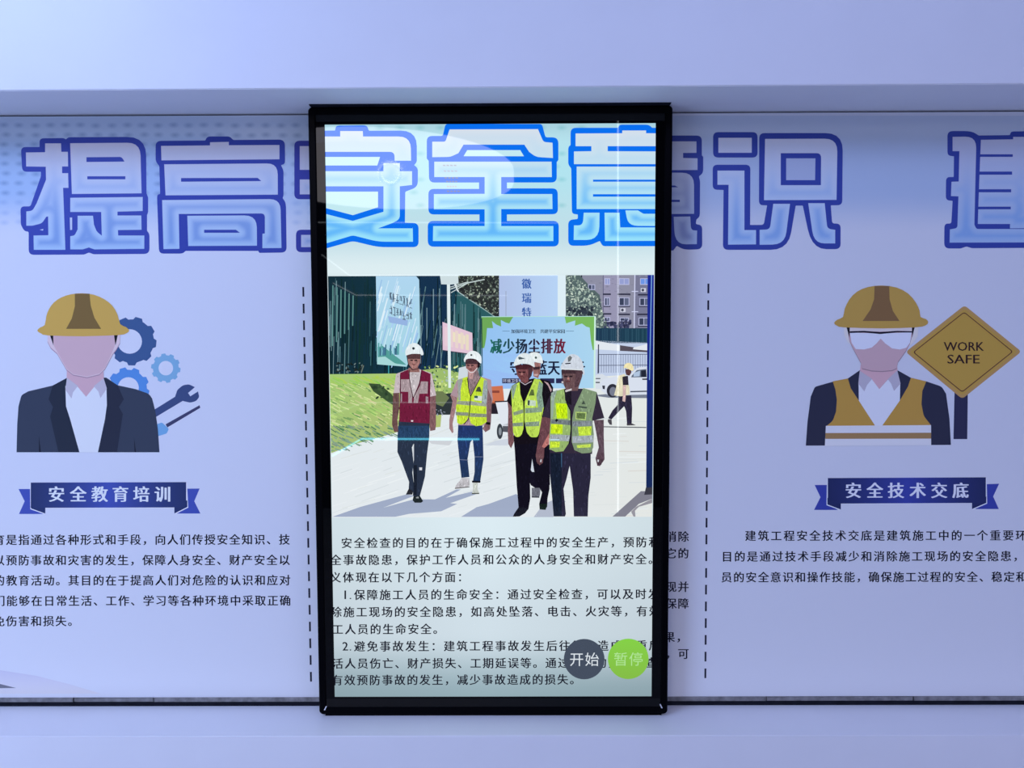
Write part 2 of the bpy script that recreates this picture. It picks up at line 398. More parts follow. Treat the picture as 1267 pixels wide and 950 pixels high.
charart(inkR, 4, [[(600, 105), (1030, 105, 40), (1030, 250, 5), (1040, 262, 5), (1040, 380, 35), (1008, 405, 8), (1017, 440, 15), (1015, 700, 25), (990, 722, 5), (985, 755, 10), (1032, 765, 30), (1033, 940, 40), (900, 945, 50), (845, 915, 10), (820, 950, 5), (600, 950)]],
        [[(600, 148), (990, 148), (990, 232), (892, 233), (892, 270), (998, 272), (998, 358), (600, 360)], [(600, 378), (972, 378, 90), (973, 680), (600, 682)], [(823, 702), (945, 700), (950, 800, 30), (995, 803), (993, 903), (832, 905, 110)]],
        170, 312, TR, BR, BLUE_R, bars=[[(600, 470), (830, 472), (857, 485), (600, 488)], [(600, 577), (868, 577), (868, 593), (600, 593)]],
        softs=[(11, [(915, 440), (915, 640)], (110, 118, 182)), (12, [(890, 740), (900, 820), (950, 850)], (98, 120, 190))], softc=(96, 112, 190), T=T).build('title_character', panel, 'half-hidden blue title character at screen right edge')
T = Z(870, 155, 5.94)
charart(inkR, 4, [[(73, 50, 38), (400, 50, 38), (400, 237, 38), (73, 237, 38)],
                 [(70, 290, 35), (347, 290, 35), (345, 732, 3), (445, 732, 20), (470, 588, 5), (410, 587, 35), (412, 57, 40), (1027, 57, 130), (1022, 587, 35), (938, 588, 5), (948, 722, 20), (1010, 722, 35), (1010, 910, 40), (800, 910, 150), (732, 590, 5), (680, 590, 5), (625, 915, 130), (145, 915, 40), (150, 475, 3), (70, 473, 35)]],
        [[(112, 92), (357, 92), (357, 202), (112, 202)], [(105, 333), (303, 333), (303, 770), (388, 770), (388, 875), (183, 877), (187, 437), (105, 437)],
         [(455, 100), (987, 98, 95), (980, 548), (447, 550)], [(515, 577), (638, 577), (600, 875, 90), (415, 878), (415, 768), (490, 765, 30)],
         [(772, 572), (893, 572), (912, 760, 30), (970, 768), (970, 868), (815, 868, 90)]],
        170, 312, (160, 170, 228), (135, 165, 238), (40, 56, 158), bars=[[(570, 205), (867, 205, 35), (865, 440), (570, 440)]],
        holes=[[(610, 243), (825, 243), (822, 403), (610, 403)]], hole_c=(136, 152, 218),
        softs=[(11, [(150, 385), (250, 385)], (130, 142, 210)), (12, [(245, 400), (243, 820)], (105, 125, 205)), (11, [(250, 825), (350, 825)], (105, 125, 205)), (11, [(515, 330), (512, 490)], (138, 148, 215)), (11, [(520, 495), (910, 490)], (132, 142, 212)), (11, [(925, 330), (920, 480)], (138, 148, 215)), (12, [(575, 620), (550, 730), (500, 820), (440, 825)], (112, 132, 212)), (12, [(840, 620), (850, 720), (900, 820), (940, 825)], (95, 120, 205))],
        T=T).build('title_character', panel, 'outlined blue title character right of the screen')
T = Z(1150, 155, 5.94)
charart(inkR, 4, [[(132, 42, 40), (310, 42, 60), (362, 75, 5), (590, 72, 5), (600, 45, 20), (925, 42, 40), (925, 900, 40), (310, 903, 10), (272, 890, 10), (230, 905, 5), (108, 905, 40), (110, 722, 30), (160, 722, 15), (170, 555, 5), (120, 550, 30), (122, 380, 30), (178, 380, 5), (180, 228, 3), (132, 222, 30)]],
        [[(170, 85), (345, 82, 85), (330, 730), (345, 762, 15), (885, 762), (885, 860), (148, 862), (150, 765), (205, 755, 20), (213, 522), (158, 520), (162, 415), (215, 413), (220, 190), (170, 190)],
         [(378, 107), (615, 103), (615, 85), (885, 85), (885, 755), (592, 757), (592, 725), (355, 725), (365, 430)]],
        170, 312, (150, 160, 222), (125, 155, 230), (40, 56, 158),
        bars=[[(370, 213), (612, 213), (612, 232), (370, 232)], [(365, 340), (607, 340), (607, 363), (365, 363)], [(362, 470), (600, 470), (600, 492), (362, 492)], [(358, 598), (597, 598), (597, 617), (358, 617)]],
        softs=[(12, [(270, 230), (268, 600), (255, 800)], (112, 132, 215)), (11, [(220, 812), (900, 812)], (105, 130, 215)), (12, [(700, 200), (700, 700)], (110, 130, 215)), (11, [(420, 420), (560, 420)], (138, 150, 218)), (11, [(420, 670), (620, 670)], (112, 135, 218))],
        T=T).build('title_character', panel, 'outlined blue title character cut off by the right edge')

# dashed column dividers
for (xa, ya, k, n, conv, lab) in ((375.2, 355, .0198, 24, inkL, 'dashed vertical line left of the screen'), (876.5, 350.8, -.0078, 24, inkR, 'dashed vertical line right of the screen')):
    a = MA(3, conv)
    for i in range(n):
        y = ya + i * 20.7
        a.line([(xa + (y - ya) * k, y), (xa + (y + 12 - ya) * k, y + 12)], 2.3, (22, 22, 48), l=4)
    a.build('dashed_line', panel, lab)

# paragraph text
BOLD = ((-.3, 0), (.3, 0), (0, .2))
def sub_empty(name, parent, px, py, Y, label):
    X, Zz = on_y(px, py, Y); e = bpy.data.objects.new(name, None); COL.objects.link(e); e.empty_display_size = .03
    e.parent = parent; e.location = Vector((X, Y, Zz)) - parent.location; e['label'] = label; return e
TX = (12, 12, 30)
def para(lines, x, y0, pitch, size, conv, slope, label, off=0.004):
    e = sub_empty('paragraph', panel, *lines[len(lines) // 2][1:3], 0.0, label)
    for i, t in enumerate(lines):
        MA(4, conv).chars(t[0], t[1], t[2], t[3], size, TX, slope, 0, l=5, xsh=BOLD).build('text_line', e)
para([("教育是指通过各种形式和手段，向人们传授安全知识、技", -16.5, 667.6, 15.35), ("以预防事故和灾害的发生，保障人身安全、财产安全以", -1.2, 692.9, 15.35), ("的教育活动。其目的在于提高人们对危险的认识和应对", -1.0, 717.9, 15.37),
      ("们能够在日常生活、工作、学习等各种环境中采取正确", -.6, 743.1, 15.37), ("免伤害和损失。", -1, 768.2, 15.3)], 0, 0, 15.4, 14.0, inkL, -.0012, 'black paragraph text in the left column')
mid = ["　　安全检查的目的在于确保施工过程中的安全生产，预防和消除", "安全事故隐患，保护工作人员和公众的人身安全和财产安全。它的", "意义体现在以下几个方面：", "　1.保障施工人员的生命安全：通过安全检查，可以及时发现并", "消除施工现场的安全隐患，如高处坠落、电击、火灾等，有效保障",
       "施工人员的生命安全。", "　2.避免事故发生：建筑工程事故发生后往往会造成严重后果，", "包括人员伤亡、财产损失、工期延误等。通过有效的安全检查，可", "以有效预防事故的发生，减少事故造成的损失。"]
pe = sub_empty('paragraph', panel, 700, 740, 0.0, 'black paragraph whose line ends show right of the screen')
for i, t in enumerate(mid):
    y = 663.6 + i * 20.7
    pitch = 15.2; x0 = 845.5 - pitch * 28
    t = t.replace('　', ' ')
    xe = 845.5 if i in (0, 1, 3, 4, 6, 7) else x0 + pitch * (len(t) - 1)
    xs = xe - pitch * (len(t) - 1)
    if i == 6: xs -= 2; 
    MA(4, inkR).chars(t, xs, y, pitch, 14.0, (18, 18, 42), 0, 0, l=5, xsh=BOLD).build('text_line', pe)
para([("建筑工程安全技术交底是建筑施工中的一个重要环节，", 928.6, 662.6, 15.94), ("目的是通过技术手段减少和消除施工现场的安全隐患，提高", 899.6, 688.3, 15.68), ("员的安全意识和操作技能，确保施工过程的安全、稳定和高", 899.0, 713.9, 15.2)], 0, 0, 16, 13.9, inkR, -.0016, 'black paragraph text in the right column')

# left worker illustration
g = empty('worker_illustration', (on_y(108, 460, 0)[0], 0, on_y(108, 460, 0)[1])); g.parent = panel; g['label'] = 'printed bust in yellow hard hat and dark suit jacket'
def sub(n): return MA(n, inkL)
Zg = Z(120, 380, 5.28)
def gear(a, cx, cy, rb, rt, hole, hc, angs, col, tw=14):
    P = []
    for t in sorted(angs):
        P += [(cx + rb * math.cos(math.radians(t - tw)), cy + rb * math.sin(math.radians(t - tw))), (cx + rt * math.cos(math.radians(t - tw * .6)), cy + rt * math.sin(math.radians(t - tw * .6))),
              (cx + rt * math.cos(math.radians(t + tw * .6)), cy + rt * math.sin(math.radians(t + tw * .6))), (cx + rb * math.cos(math.radians(t + tw)), cy + rb * math.sin(math.radians(t + tw)))]
        P += [(cx + rb * math.cos(math.radians(t + tw + 4)), cy + rb * math.sin(math.radians(t + tw + 4)))]
    a.poly(P, col); a.poly(ell(hc[0], hc[1], hole), (182, 198, 250)); return a
gear(sub(4), 163.5, 422, 27, 30.3, 15.2, (160.5, 422.4), [-113, -74, -31, 6, 46, 91, 128, 168, 208], (50, 82, 150), 13).build('gear', g, 'large dark blue gear')
gear(sub(6), 158.8, 480.4, 23, 26.3, 13, (158.8, 479.6), [-143, -106, -67, -25, 14, 53, 92, 131, 172], (72, 130, 228), 13).build('gear', g, 'mid blue gear behind the shoulder')
gear(sub(4), 205.2, 455.4, 15.9, 18.3, 9, (205.2, 455.4), [i * 36 + 8 for i in range(10)], (108, 160, 226), 12).build('gear', g, 'small light blue gear')
sub(4).poly(Zg([(370, 672), (510, 585), (525, 540, 10), (560, 510, 15), (600, 503, 15), (640, 522), (595, 560), (610, 582), (660, 550), (668, 585, 10), (650, 612, 15), (610, 624, 15), (560, 612), (380, 720)]), (50, 70, 132)).build('wrench', g)
sub(4).poly(Zg([(448, 765), (670, 640), (675, 657), (460, 785)]), (52, 58, 108)).poly(Zg([(390, 765), (425, 752, 10), (470, 795, 10), (455, 825, 8), (390, 845)]), (98, 155, 232)).build('screwdriver', g)
Zb = Z(10, 430, 6.335)
a = sub(9)
a.poly(Zb([(67, 820), (72, 600), (82, 460), (105, 372, 20), (160, 342), (350, 297), (465, 235), (770, 235), (860, 295), (1000, 325), (1105, 362, 25), (1130, 400), (1155, 500), (1175, 640), (1187, 820)]), (44, 56, 88))
a.poly(Zb([(465, 235), (350, 297), (318, 405), (352, 465), (330, 540), (395, 820), (558, 820), (558, 300)]), (28, 38, 64))
a.poly(Zb([(752, 235), (705, 300), (705, 820), (855, 820), (900, 520), (870, 465), (908, 405), (860, 295)]), (30, 38, 66))
a.poly(Zb([(243, 690), (258, 820), (243, 820)]), (16, 22, 44)).poly(Zb([(988, 700), (1003, 820), (992, 820)]), (16, 22, 44))
a.build('jacket', g, 'dark navy suit jacket')
a = sub(14)
a.poly(Zb([(450, 300), (545, 300), (612, 385), (672, 300), (772, 320), (775, 450), (760, 560), (705, 820), (560, 820), (490, 570), (455, 460)]), (190, 207, 252)); a.build('shirt', g, 'white shirt')
a = sub(16)
a.poly(Zb([(462, 150), (746, 150), (752, 240), (672, 312), (612, 385), (545, 305), (460, 240)]), (178, 156, 196))
a.poly(Zb([(462, 235), (548, 300), (510, 350), (498, 398), (450, 330)]), (164, 170, 216)).poly(Zb([(750, 240), (775, 320), (725, 395), (710, 345), (672, 302)]), (164, 170, 216))
fpts = [(59, 412), (59, 422), (63, 430), (71, 437), (82.5, 457), (91, 463.5), (108, 466.6), (123, 463), (130, 456), (139.5, 438), (144, 432), (148.5, 424), (149, 412)]
a.poly([(p[0], p[1] + 1.3) for p in fpts], (150, 128, 168))
a.poly(fpts, (190, 184, 224)); a.poly([(65, 412), (67, 428), (72, 437), (83, 456.5), (91, 462.8), (108, 465.6), (123, 462), (130, 455), (138, 438), (142, 428), (144, 412)], (178, 160, 198))
a.poly([(61.8, 414), (66, 414), (66.4, 427.5)], (12, 12, 26)).poly([(141.2, 414), (146, 414), (143, 427.5)], (12, 12, 26)); a.build('face', g, 'blank pink face')
a = sub(24)
a.poly([(46.3, 409), (50, 405), (55.5, 402), (57.5, 391), (61, 382), (67, 374), (76, 368), (88, 364), (101.5, 362.8), (116, 364.5), (129, 370), (139, 378), (145.5, 389), (149, 401), (156, 404.5), (160, 409), (156, 412.5), (146, 414.5), (103, 416), (60, 415), (51, 412.5)], (176, 152, 88), sm=2)
a.poly([(92.8, 363.3), (111, 363.3), (112.5, 378), (117, 393), (125.3, 406.8), (82, 406.8), (89, 394), (92.8, 379)], (106, 90, 58)); a.build('hard_hat', g, 'yellow hard hat with brown stripe')

# right worker illustration and sign
g = empty('worker_illustration', (on_y(1086, 460, 0)[0], 0, on_y(1086, 460, 0)[1])); g.parent = panel; g['label'] = 'printed bust in goggles, hard hat and gold vest'
def sub(n): return MA(n, inkR)
Zs = Z(1110, 370, 5.28)
a = sub(4)
a.poly(Zs([(375, 600), (462, 600), (458, 914), (368, 914)]), (36, 38, 80)).poly(Zs([(440, 40, 25), (812, 343, 25), (425, 652, 25), (55, 345, 25)]), (148, 122, 92))
a.poly(Zs([(440, 62, 20), (785, 343, 20), (425, 630, 20), (80, 346, 20)]), (150, 126, 74))
a.poly(Zs([(438, 82, 18), (759, 343, 18), (425, 610, 18), (102, 347, 18)]), (74, 42, 44)).poly(Zs([(438, 89, 16), (750, 343, 16), (425, 602, 16), (111, 347, 16)]), (150, 126, 72))
for sh in (-.22, .22): a.fit('WORK', 1110 + sh + 305 / 5.28, 1110 + sh + 566 / 5.28, 370 + 280 / 5.28, 370 + 338 / 5.28, (36, 18, 30), 0)
for sh in (-.22, .22): a.fit('SAFE', 1110 + sh + 329 / 5.28, 1110 + sh + 538 / 5.28, 370 + 363 / 5.28, 370 + 421 / 5.28, (36, 18, 30), 0)
a.build('work_safe_sign', g, 'gold diamond sign reading WORK SAFE on navy post')
Zv = Z(990, 440, 5.513); Zh = Z(990, 345, 6.335)
a = sub(12)
a.poly(Zv([(38, 613), (50, 450), (72, 280), (100, 212, 15), (220, 178), (325, 155), (408, 98), (662, 98), (755, 150), (860, 175), (965, 210, 20), (995, 260), (1018, 430), (1028, 608)]), (34, 38, 70)); a.build('jacket', g, 'navy sleeves')
a = sub(14)
a.poly(Zv([(398, 190), (490, 160), (540, 228), (600, 160), (682, 190), (680, 305), (560, 478), (508, 478), (400, 315)]), (176, 186, 240)); a.build('shirt', g, 'white shirt')
a = sub(16)
a.poly(Zv([(222, 175), (325, 155), (345, 222), (510, 476), (180, 478), (222, 445, 20), (245, 380), (250, 300), (240, 230)]), (150, 122, 72)).poly(Zv([(755, 150), (860, 175), (833, 240), (827, 330), (842, 410, 20), (892, 474), (560, 476), (680, 305), (735, 210)]), (150, 122, 72))
a.poly(Zv([(175, 478), (892, 473), (893, 610), (168, 615)]), (178, 184, 232)).poly(Zv([(172, 527), (893, 525), (893, 565), (171, 567)]), (128, 106, 88)); a.build('safety_vest', g, 'gold vest with pale reflective bands')
a = sub(20)
a.poly(Zv([(412, 60), (660, 60), (664, 105), (597, 162), (540, 228), (488, 160), (408, 105)]), (168, 142, 184))
a.poly(Zv([(406, 102), (490, 158), (455, 200), (437, 243), (396, 190)]), (148, 150, 200)).poly(Zv([(662, 100), (684, 190), (640, 240), (620, 190), (597, 160)]), (148, 150, 200))
ear = Zh([(342, 380), (345, 440), (372, 495), (410, 530), (850, 530), (890, 495), (920, 450), (926, 380)])
a.poly(ear, (178, 180, 220))
fp = Zh([(368, 380), (385, 480), (415, 545), (475, 655), (485, 700), (560, 718), (640, 722), (720, 715), (755, 700), (765, 650), (830, 560), (860, 500), (895, 380)])
a.poly([(p[0], p[1] + 1.2) for p in fp], (128, 108, 142)); a.poly(fp, (160, 140, 180)); a.poly(Zh([(385, 380), (880, 380), (878, 412), (388, 412)]), (184, 174, 214))
a.poly(Zh([(363, 380), (388, 380), (386, 462)]), (14, 12, 28)).poly(Zh([(875, 380), (896, 380), (876, 462)]), (14, 12, 28)); a.build('face', g, 'pink face above collar')
a = sub(30)
a.poly(Zh([(388, 420), (630, 428), (872, 418), (860, 500), (830, 540), (780, 553), (720, 545), (665, 505), (630, 468), (598, 505), (560, 538), (500, 553), (435, 550), (402, 500)]), (186, 198, 246))
a.poly(Zh([(388, 410), (500, 407), (625, 416), (760, 407), (880, 410), (880, 420), (760, 419), (625, 432), (500, 420), (388, 424)]), (14, 12, 34)); a.build('goggles', g, 'white safety goggles')
a = sub(34)
a.poly(Zh([(265, 345), (290, 320), (335, 298), (348, 235), (385, 160), (445, 100), (530, 64), (640, 52), (755, 68), (845, 115), (905, 185), (935, 250), (942, 298), (985, 315), (1002, 340), (980, 365), (900, 380), (640, 388), (350, 380), (290, 368)]), (150, 126, 78), sm=2)
a.poly(Zh([(582, 56), (697, 56), (700, 160), (725, 250), (777, 330), (488, 330), (550, 240), (578, 160)]), (104, 82, 66)); a.build('hard_hat', g, 'yellow hard hat with brown stripe')

# ribbon banners
def ribbon(Tz, main, tl, tr, txt, xs, y, conv, cdark, cmid, label, wl):
    a = MA(4, conv)
    x0, x1 = Tz([main[0]])[0][0], Tz([main[1]])[0][0]; xm = (x0 + x1) / 2; hw = (x1 - x0) / 2
    def cf(x, y):
        k = max(0, 1 - abs(x - xm) / hw) ** 1.2; return tuple(cdark[i] + (cmid[i] - cdark[i]) * k for i in range(3))
    a.poly(Tz(tl), cmid, l=5).poly(Tz(tr), cmid, l=5)
    pm = Tz(main); 
    a.poly([(p[0] + (-1 if p[0] < xm else 1) * 1.1, p[1] + .9) for p in pm], wl, l=6)
    a.poly(pm[2:4] + [(pm[3][0], pm[2][1] - 8), (pm[2][0], pm[2][1] - 8)], cdark, l=7)
    a.poly([pm[5], pm[6], pm[7], (pm[7][0], pm[7][1] - 8), (pm[5][0], pm[7][1] - 8)], cdark, l=7)
    yb0 = pm[5][1]; yb1 = pm[4][1]
    n = 16
    for i in range(n):
        u0, u1 = i / n, (i + 1) / n
        L = lambda u: pm[0][0] + (pm[1][0] - pm[0][0]) * u
        yt = lambda u: pm[0][1] + (pm[1][1] - pm[0][1]) * u
        yb = lambda u: yb0 + (yb1 - yb0) * u
        a.poly([(L(u0), yt(u0)), (L(u1), yt(u1)), (L(u1), yb(u1)), (L(u0), yb(u0))], cf, l=8)
    p = Tz([(x, y) for x in xs])
    for ch, q in zip(txt, p):
        a.chars(ch, q[0], q[1], 1, 20.6, (205, 222, 255) if conv is inkL else (190, 208, 250), 0, 0, l=10, xsh=((-.7, 0), (-.25, .1), (.25, -.1), (.7, 0)))
    a.build('ribbon_banner', panel, label)
ribbon(Z(15, 585, 5.28), [(122, 63), (1137, 60), (1145, 222), (1060, 265), (1060, 225), (217, 228), (217, 265), (125, 232)], [(42, 105), (135, 105), (135, 235), (205, 268), (45, 268), (82, 185)], [(1130, 103), (1225, 102), (1190, 185), (1230, 265), (1075, 265), (1130, 225)],
       "安全教育培训", [290, 432, 572, 708, 845, 984], 138, inkL, (30, 46, 108), (54, 74, 186), 'blue ribbon banner below the suited bust', (190, 205, 255))
ribbon(Z(1000, 580, 5.28), [(128, 60), (1160, 55), (1163, 222), (1070, 262), (1070, 222), (213, 227), (213, 265), (125, 232)], [(42, 105), (138, 105), (138, 235), (195, 268), (38, 268), (80, 185)], [(1150, 100), (1247, 97), (1208, 180), (1245, 262), (1090, 262), (1150, 225)],
       "安全技术交底", [295, 435, 573, 715, 855, 995], 140, inkR, (24, 34, 92), (42, 54, 162), 'blue ribbon banner below the bust in gold vest', (172, 184, 238))

# ------------------------------------------------------------------ sliding screen
YF = -0.050                     # front face of the frame
def rect_from(px):
    pts = [on_y(*p, YF) for p in px]
    return (pts[0][0] + pts[2][0]) / 2, (pts[1][0] + pts[3][0]) / 2, (pts[2][1] + pts[3][1]) / 2, (pts[0][1] + pts[1][1]) / 2
OX0, OX1, OZ0, OZ1 = rect_from([(380.3, 132), (832.2, 130.5), (395.2, 884.3), (826.4, 883.2)])
YD = YF + 0.0045
pts = [on_y(*p, YD) for p in [(401.3, 153.8), (811, 152.9), (414.8, 862.1), (806.3, 861)]]
IX0, IX1, IZ0, IZ1 = (pts[0][0] + pts[2][0]) / 2, (pts[1][0] + pts[3][0]) / 2, (pts[2][1] + pts[3][1]) / 2, (pts[0][1] + pts[1][1]) / 2
scr = empty('sliding_screen', ((OX0 + OX1) / 2, YF + 0.02, OZ0), 'tall black framed portrait display standing on the ledge before the mural', 'screen')
def rrect(x0, x1, z0, z1, r, n=5):
    out = []
    for cx, cz, a0 in ((x1 - r, z1 - r, 0), (x0 + r, z1 - r, 90), (x0 + r, z0 + r, 180), (x1 - r, z0 + r, 270)):
        for i in range(n + 1):
            t = math.radians(a0 + 90 * i / n); out.append((cx + r * math.cos(t), cz + r * math.sin(t)))
    return out
def ring_mesh(name, prof, mat, cap_back=False, cap_front=False):
    V = []; F = []; n = None
    for ins, y, r in prof:
        L = rrect(OX0 + ins, OX1 - ins, OZ0 + ins, OZ1 - ins, max(r, 0.0004)); n = len(L)
        V += [(p[0], y, p[1]) for p in L]
    for k in range(len(prof) - 1):
        for i in range(n):
            j = (i + 1) % n; F.append((k * n + i, (k + 1) * n + i, (k + 1) * n + j, k * n + j))
    if cap_back: F.append(tuple(range(n)))
    if cap_front: F.append(tuple(reversed(range((len(prof) - 1) * n, len(prof) * n))))
    return mesh_obj(name, V, F, mat, scr)
YBK = YF + 0.040
ring_mesh('frame', [(0.0, YBK, .008), (0.0, YF + .003, .008), (.0008, YF + .001, .008), (.003, YF, .006), (.0135, YF, .003), (.0155, YF + .0025, .002), (.0155, YF + .012, .002)], M_FRAME, cap_back=True)
gin = IX0 - OX0
def glass_border():
    O = (OX0 + .0155, OX1 - .0155, OZ0 + .0155, OZ1 - .0155); I = (IX0, IX1, IZ0, IZ1)
    V = []
    for y, b in ((YF + .0028, O), (YF + .0028, I), (YF + .006, I)):
        x0, x1, z0, z1 = b; V += [(x0, y, z0), (x1, y, z0), (x1, y, z1), (x0, y, z1)]
    F = []
    for k in (0, 4):
        for i in range(4): j = (i + 1) % 4; F.append((k + i, k + j, k + 4 + j, k + 4 + i))
    o = mesh_obj('glass_border', V, F, M_GLASS, scr); o['label'] = 'glossy black glass rim around the picture'; return o
glass_border()
box('screen_back', OX0 + .01, OX1 - .01, YF + .010, YF + .036, OZ0 + .01, OZ1 - .01, M_FRAME, scr)
box('base_shadow_bar', OX0 + .012, OX1 - .012, YF + .006, YF + .036, ZL, OZ0 + .002, M_FRAME, scr)  # foot widened to full length to give the shadow band under the frame
box('soffit_shade_strip', OX0 + .006, OX1 - .006, YF - .014, YF + .006, OZ1 + .0002, ZS, M_DARK, scr)  # dark strip put in for the shade on the soffit above the frame
for (p, d) in (((402.6, 876), 1), ((818, 873.5), -1)):  # bright slivers put in for the glints at the lower frame corners
    x, z = on_y(*p, YF - .0006)
    v = [(x - .0035 * d, YF - .0008, z - .0045), (x - .0005 * d, YF - .0008, z - .0045), (x + .0035 * d, YF - .0008, z + .0045), (x + .001 * d, YF - .0008, z + .0045)]
    v += [(q[0], YF + .001, q[2]) for q in v]
    mesh_obj('corner_glint', v, [(0, 1, 2, 3), (4, 7, 6, 5), (0, 4, 5, 1), (1, 5, 6, 2), (2, 6, 7, 3), (3, 7, 4, 0)], M_GLINT, scr)['label'] = 'tiny bright sliver put in for the glint at the frame corner'

CLIP = (IX0, IX1, IZ0, IZ1)
def pix(c):            # the pane's own faint reflection of the blue hall comes on top of the pixels
    return tuple(max(0.0, v - h) for v, h in zip(lin(c), (.0022, .0026, .0048)))
def SA(layer, clip=CLIP): return Art(YD, 1.2e-5, pix, M_PIX, clip=clip, layer=layer)
def dispbg(x, y):
    if y < 345:
        c = np.array([196, 222, 232.]) + np.array([26, 16, 10]) * sstep(290, 335, y)
        cy = math.exp(-((y - 205) / 60) ** 2)
        c = c + cy * np.array([-18, 6, 8.]) - 20 * (1 - sstep(150, 175, y)) * np.array([1, .8, .7])
        return tuple(c)
    c = np.array([220, 236, 243.]) * (1 - sstep(640, 780, y)) + np.array([208, 223, 232.]) * sstep(640, 780, y)
    d = sstep(780, 868, y); c = c - d * np.array([62, 52, 52.])
    c = c * (1 - .06 * abs(x - 600) / 210)
    return tuple(c)
SA(0).grid(396, 818, 148, 868, 14, 80, dispbg, l=0).build('display_panel', scr, 'lit pale blue display face')

SB = (12, 112, 240); STOP, SBOT = (216, 224, 236), (150, 226, 252)
dots = SA(2)
rn = random.Random(7)
for yy in range(158, 262, 16):
    for xx in range(412, 812, 25):
        if rn.random() < .8: dots.fan(xx + (yy // 16 % 2) * 8, yy, 8, 4.5, tuple(np.array(dispbg(xx, yy)) * (.84, .93, .93)), dispbg, l=2)
dots.build('halftone_dots', scr, 'faint teal halftone dots behind the title')
def schar(outer, fills, holes, bars, softs, T, label, layer, blue=SB):
    a = SA(layer)
    charart(None, 0, outer, fills, 155, 302, STOP, SBOT, blue, holes=(), bars=bars, softs=softs, softc=(84, 172, 250), T=T, art=a)
    for h in holes: a.poly(T(h), (196, 234, 242))
    a.build('title_character', scr, label)
T = Z(360, 150, 5.94)
schar([[(150, 70), (325, 68, 5), (330, 32, 30), (560, 30, 30), (572, 70, 10), (925, 68, 120), (925, 300, 15), (905, 322, 5), (933, 345, 20), (932, 482, 40), (840, 518, 10), (838, 745, 3), (938, 748, 40), (938, 925, 40), (640, 925, 60), (455, 880, 30), (220, 945), (150, 945)]],
      [[(150, 112), (362, 112), (362, 72), (528, 72), (530, 112), (880, 112, 90), (883, 290), (762, 290), (760, 225, 35), (150, 225)],
       [(150, 367), (680, 367), (680, 308), (800, 308), (800, 367), (890, 367), (890, 468), (800, 478), (800, 720, 30), (745, 748), (640, 787), (895, 787), (897, 885), (640, 885, 60), (455, 838, 20), (200, 915), (150, 925), (150, 650), (270, 685), (455, 732), (680, 665), (680, 478), (150, 478)]],
      [[(150, 262), (655, 262), (635, 325), (150, 325)], [(150, 517), (640, 517), (640, 632), (455, 690), (150, 610)]], [],
      [(14, [(745, 520), (740, 660), (640, 740)]), (14, [(280, 790), (500, 790), (640, 830), (860, 835)]), (11, [(260, 420), (640, 420)], (204, 226, 246))], T, 'bright blue title character at the display left edge', 4)
T = Z(520, 150, 5.94)
schar([[(185, 20, 20), (895, 20, 20), (920, 118, 15), (1015, 118, 45), (1015, 285, 5), (1003, 300, 3), (1003, 450, 40), (637, 450), (637, 493), (1010, 493, 40), (1012, 683, 40), (637, 685), (637, 733), (1018, 733, 40), (1018, 920, 40), (55, 922, 45), (55, 733, 40), (435, 733), (435, 685), (60, 685, 40), (60, 497, 40), (432, 497), (432, 450), (65, 450, 40), (62, 290, 5), (48, 275, 5), (48, 108, 40), (165, 108, 15)]],
      [[(215, 60), (865, 58), (905, 152, 20), (972, 158), (975, 270), (850, 262, 30), (800, 225), (765, 172), (318, 172), (280, 235), (220, 262, 20), (88, 264), (88, 150), (185, 150, 15)],
       [(103, 297), (965, 297), (967, 410), (595, 410), (595, 535), (970, 535), (972, 645), (595, 645), (595, 770), (978, 770), (978, 880), (93, 880), (95, 770), (473, 770), (473, 647), (100, 647), (100, 535), (473, 533), (473, 410), (103, 410)]],
      [[(345, 212), (735, 212), (762, 257), (318, 257)]], [],
      [(12, [(160, 600), (910, 592)], (130, 205, 252)), (12, [(535, 560), (535, 810)], (130, 190, 252)), (13, [(150, 832), (930, 828)], (96, 188, 254)), (12, [(540, 400), (540, 520)], (188, 214, 246))], T, 'bright blue title character in the middle of the display', 4)
T = Z(695, 150, 5.94)
schar([[(65, 48, 40), (415, 48, 5), (425, 25, 20), (640, 25, 30), (665, 48, 5), (800, 48), (800, 918), (300, 918, 20), (280, 880, 5), (200, 915, 50), (48, 915, 40), (48, 725, 35), (118, 718, 10), (118, 685, 5), (75, 680, 25), (70, 345, 10), (48, 320, 20), (48, 190, 20), (65, 175, 5)]],
      [[(102, 90), (445, 88), (445, 68), (620, 68), (620, 88), (800, 90), (800, 183), (338, 183), (338, 220), (800, 222), (800, 315), (90, 315), (90, 222), (218, 220), (218, 183), (102, 183)],
       [(110, 333), (800, 333), (800, 645), (110, 645)], [(162, 672), (278, 672), (275, 872, 110), (88, 872), (90, 765), (155, 765, 40)], [(315, 672), (425, 672), (430, 780), (800, 780), (800, 878), (318, 880)],
       [(468, 655), (560, 655), (600, 680, 10), (800, 680), (800, 770), (490, 768, 70)]],
      [], [[(230, 429), (800, 429), (800, 444), (230, 444)], [(230, 536), (800, 536), (800, 554), (230, 554)]],
      [(12, [(185, 400), (180, 590)], (176, 196, 246)), (13, [(225, 710), (215, 800), (130, 830)], (120, 170, 248)), (12, [(370, 700), (375, 830)], (130, 190, 250)), (12, [(400, 832), (780, 830)], (150, 200, 250))], T, 'bright blue title character at the display right edge', 4)
mk = SA(40, CLIP)  # grey dashes painted in for marks mirrored in the glass
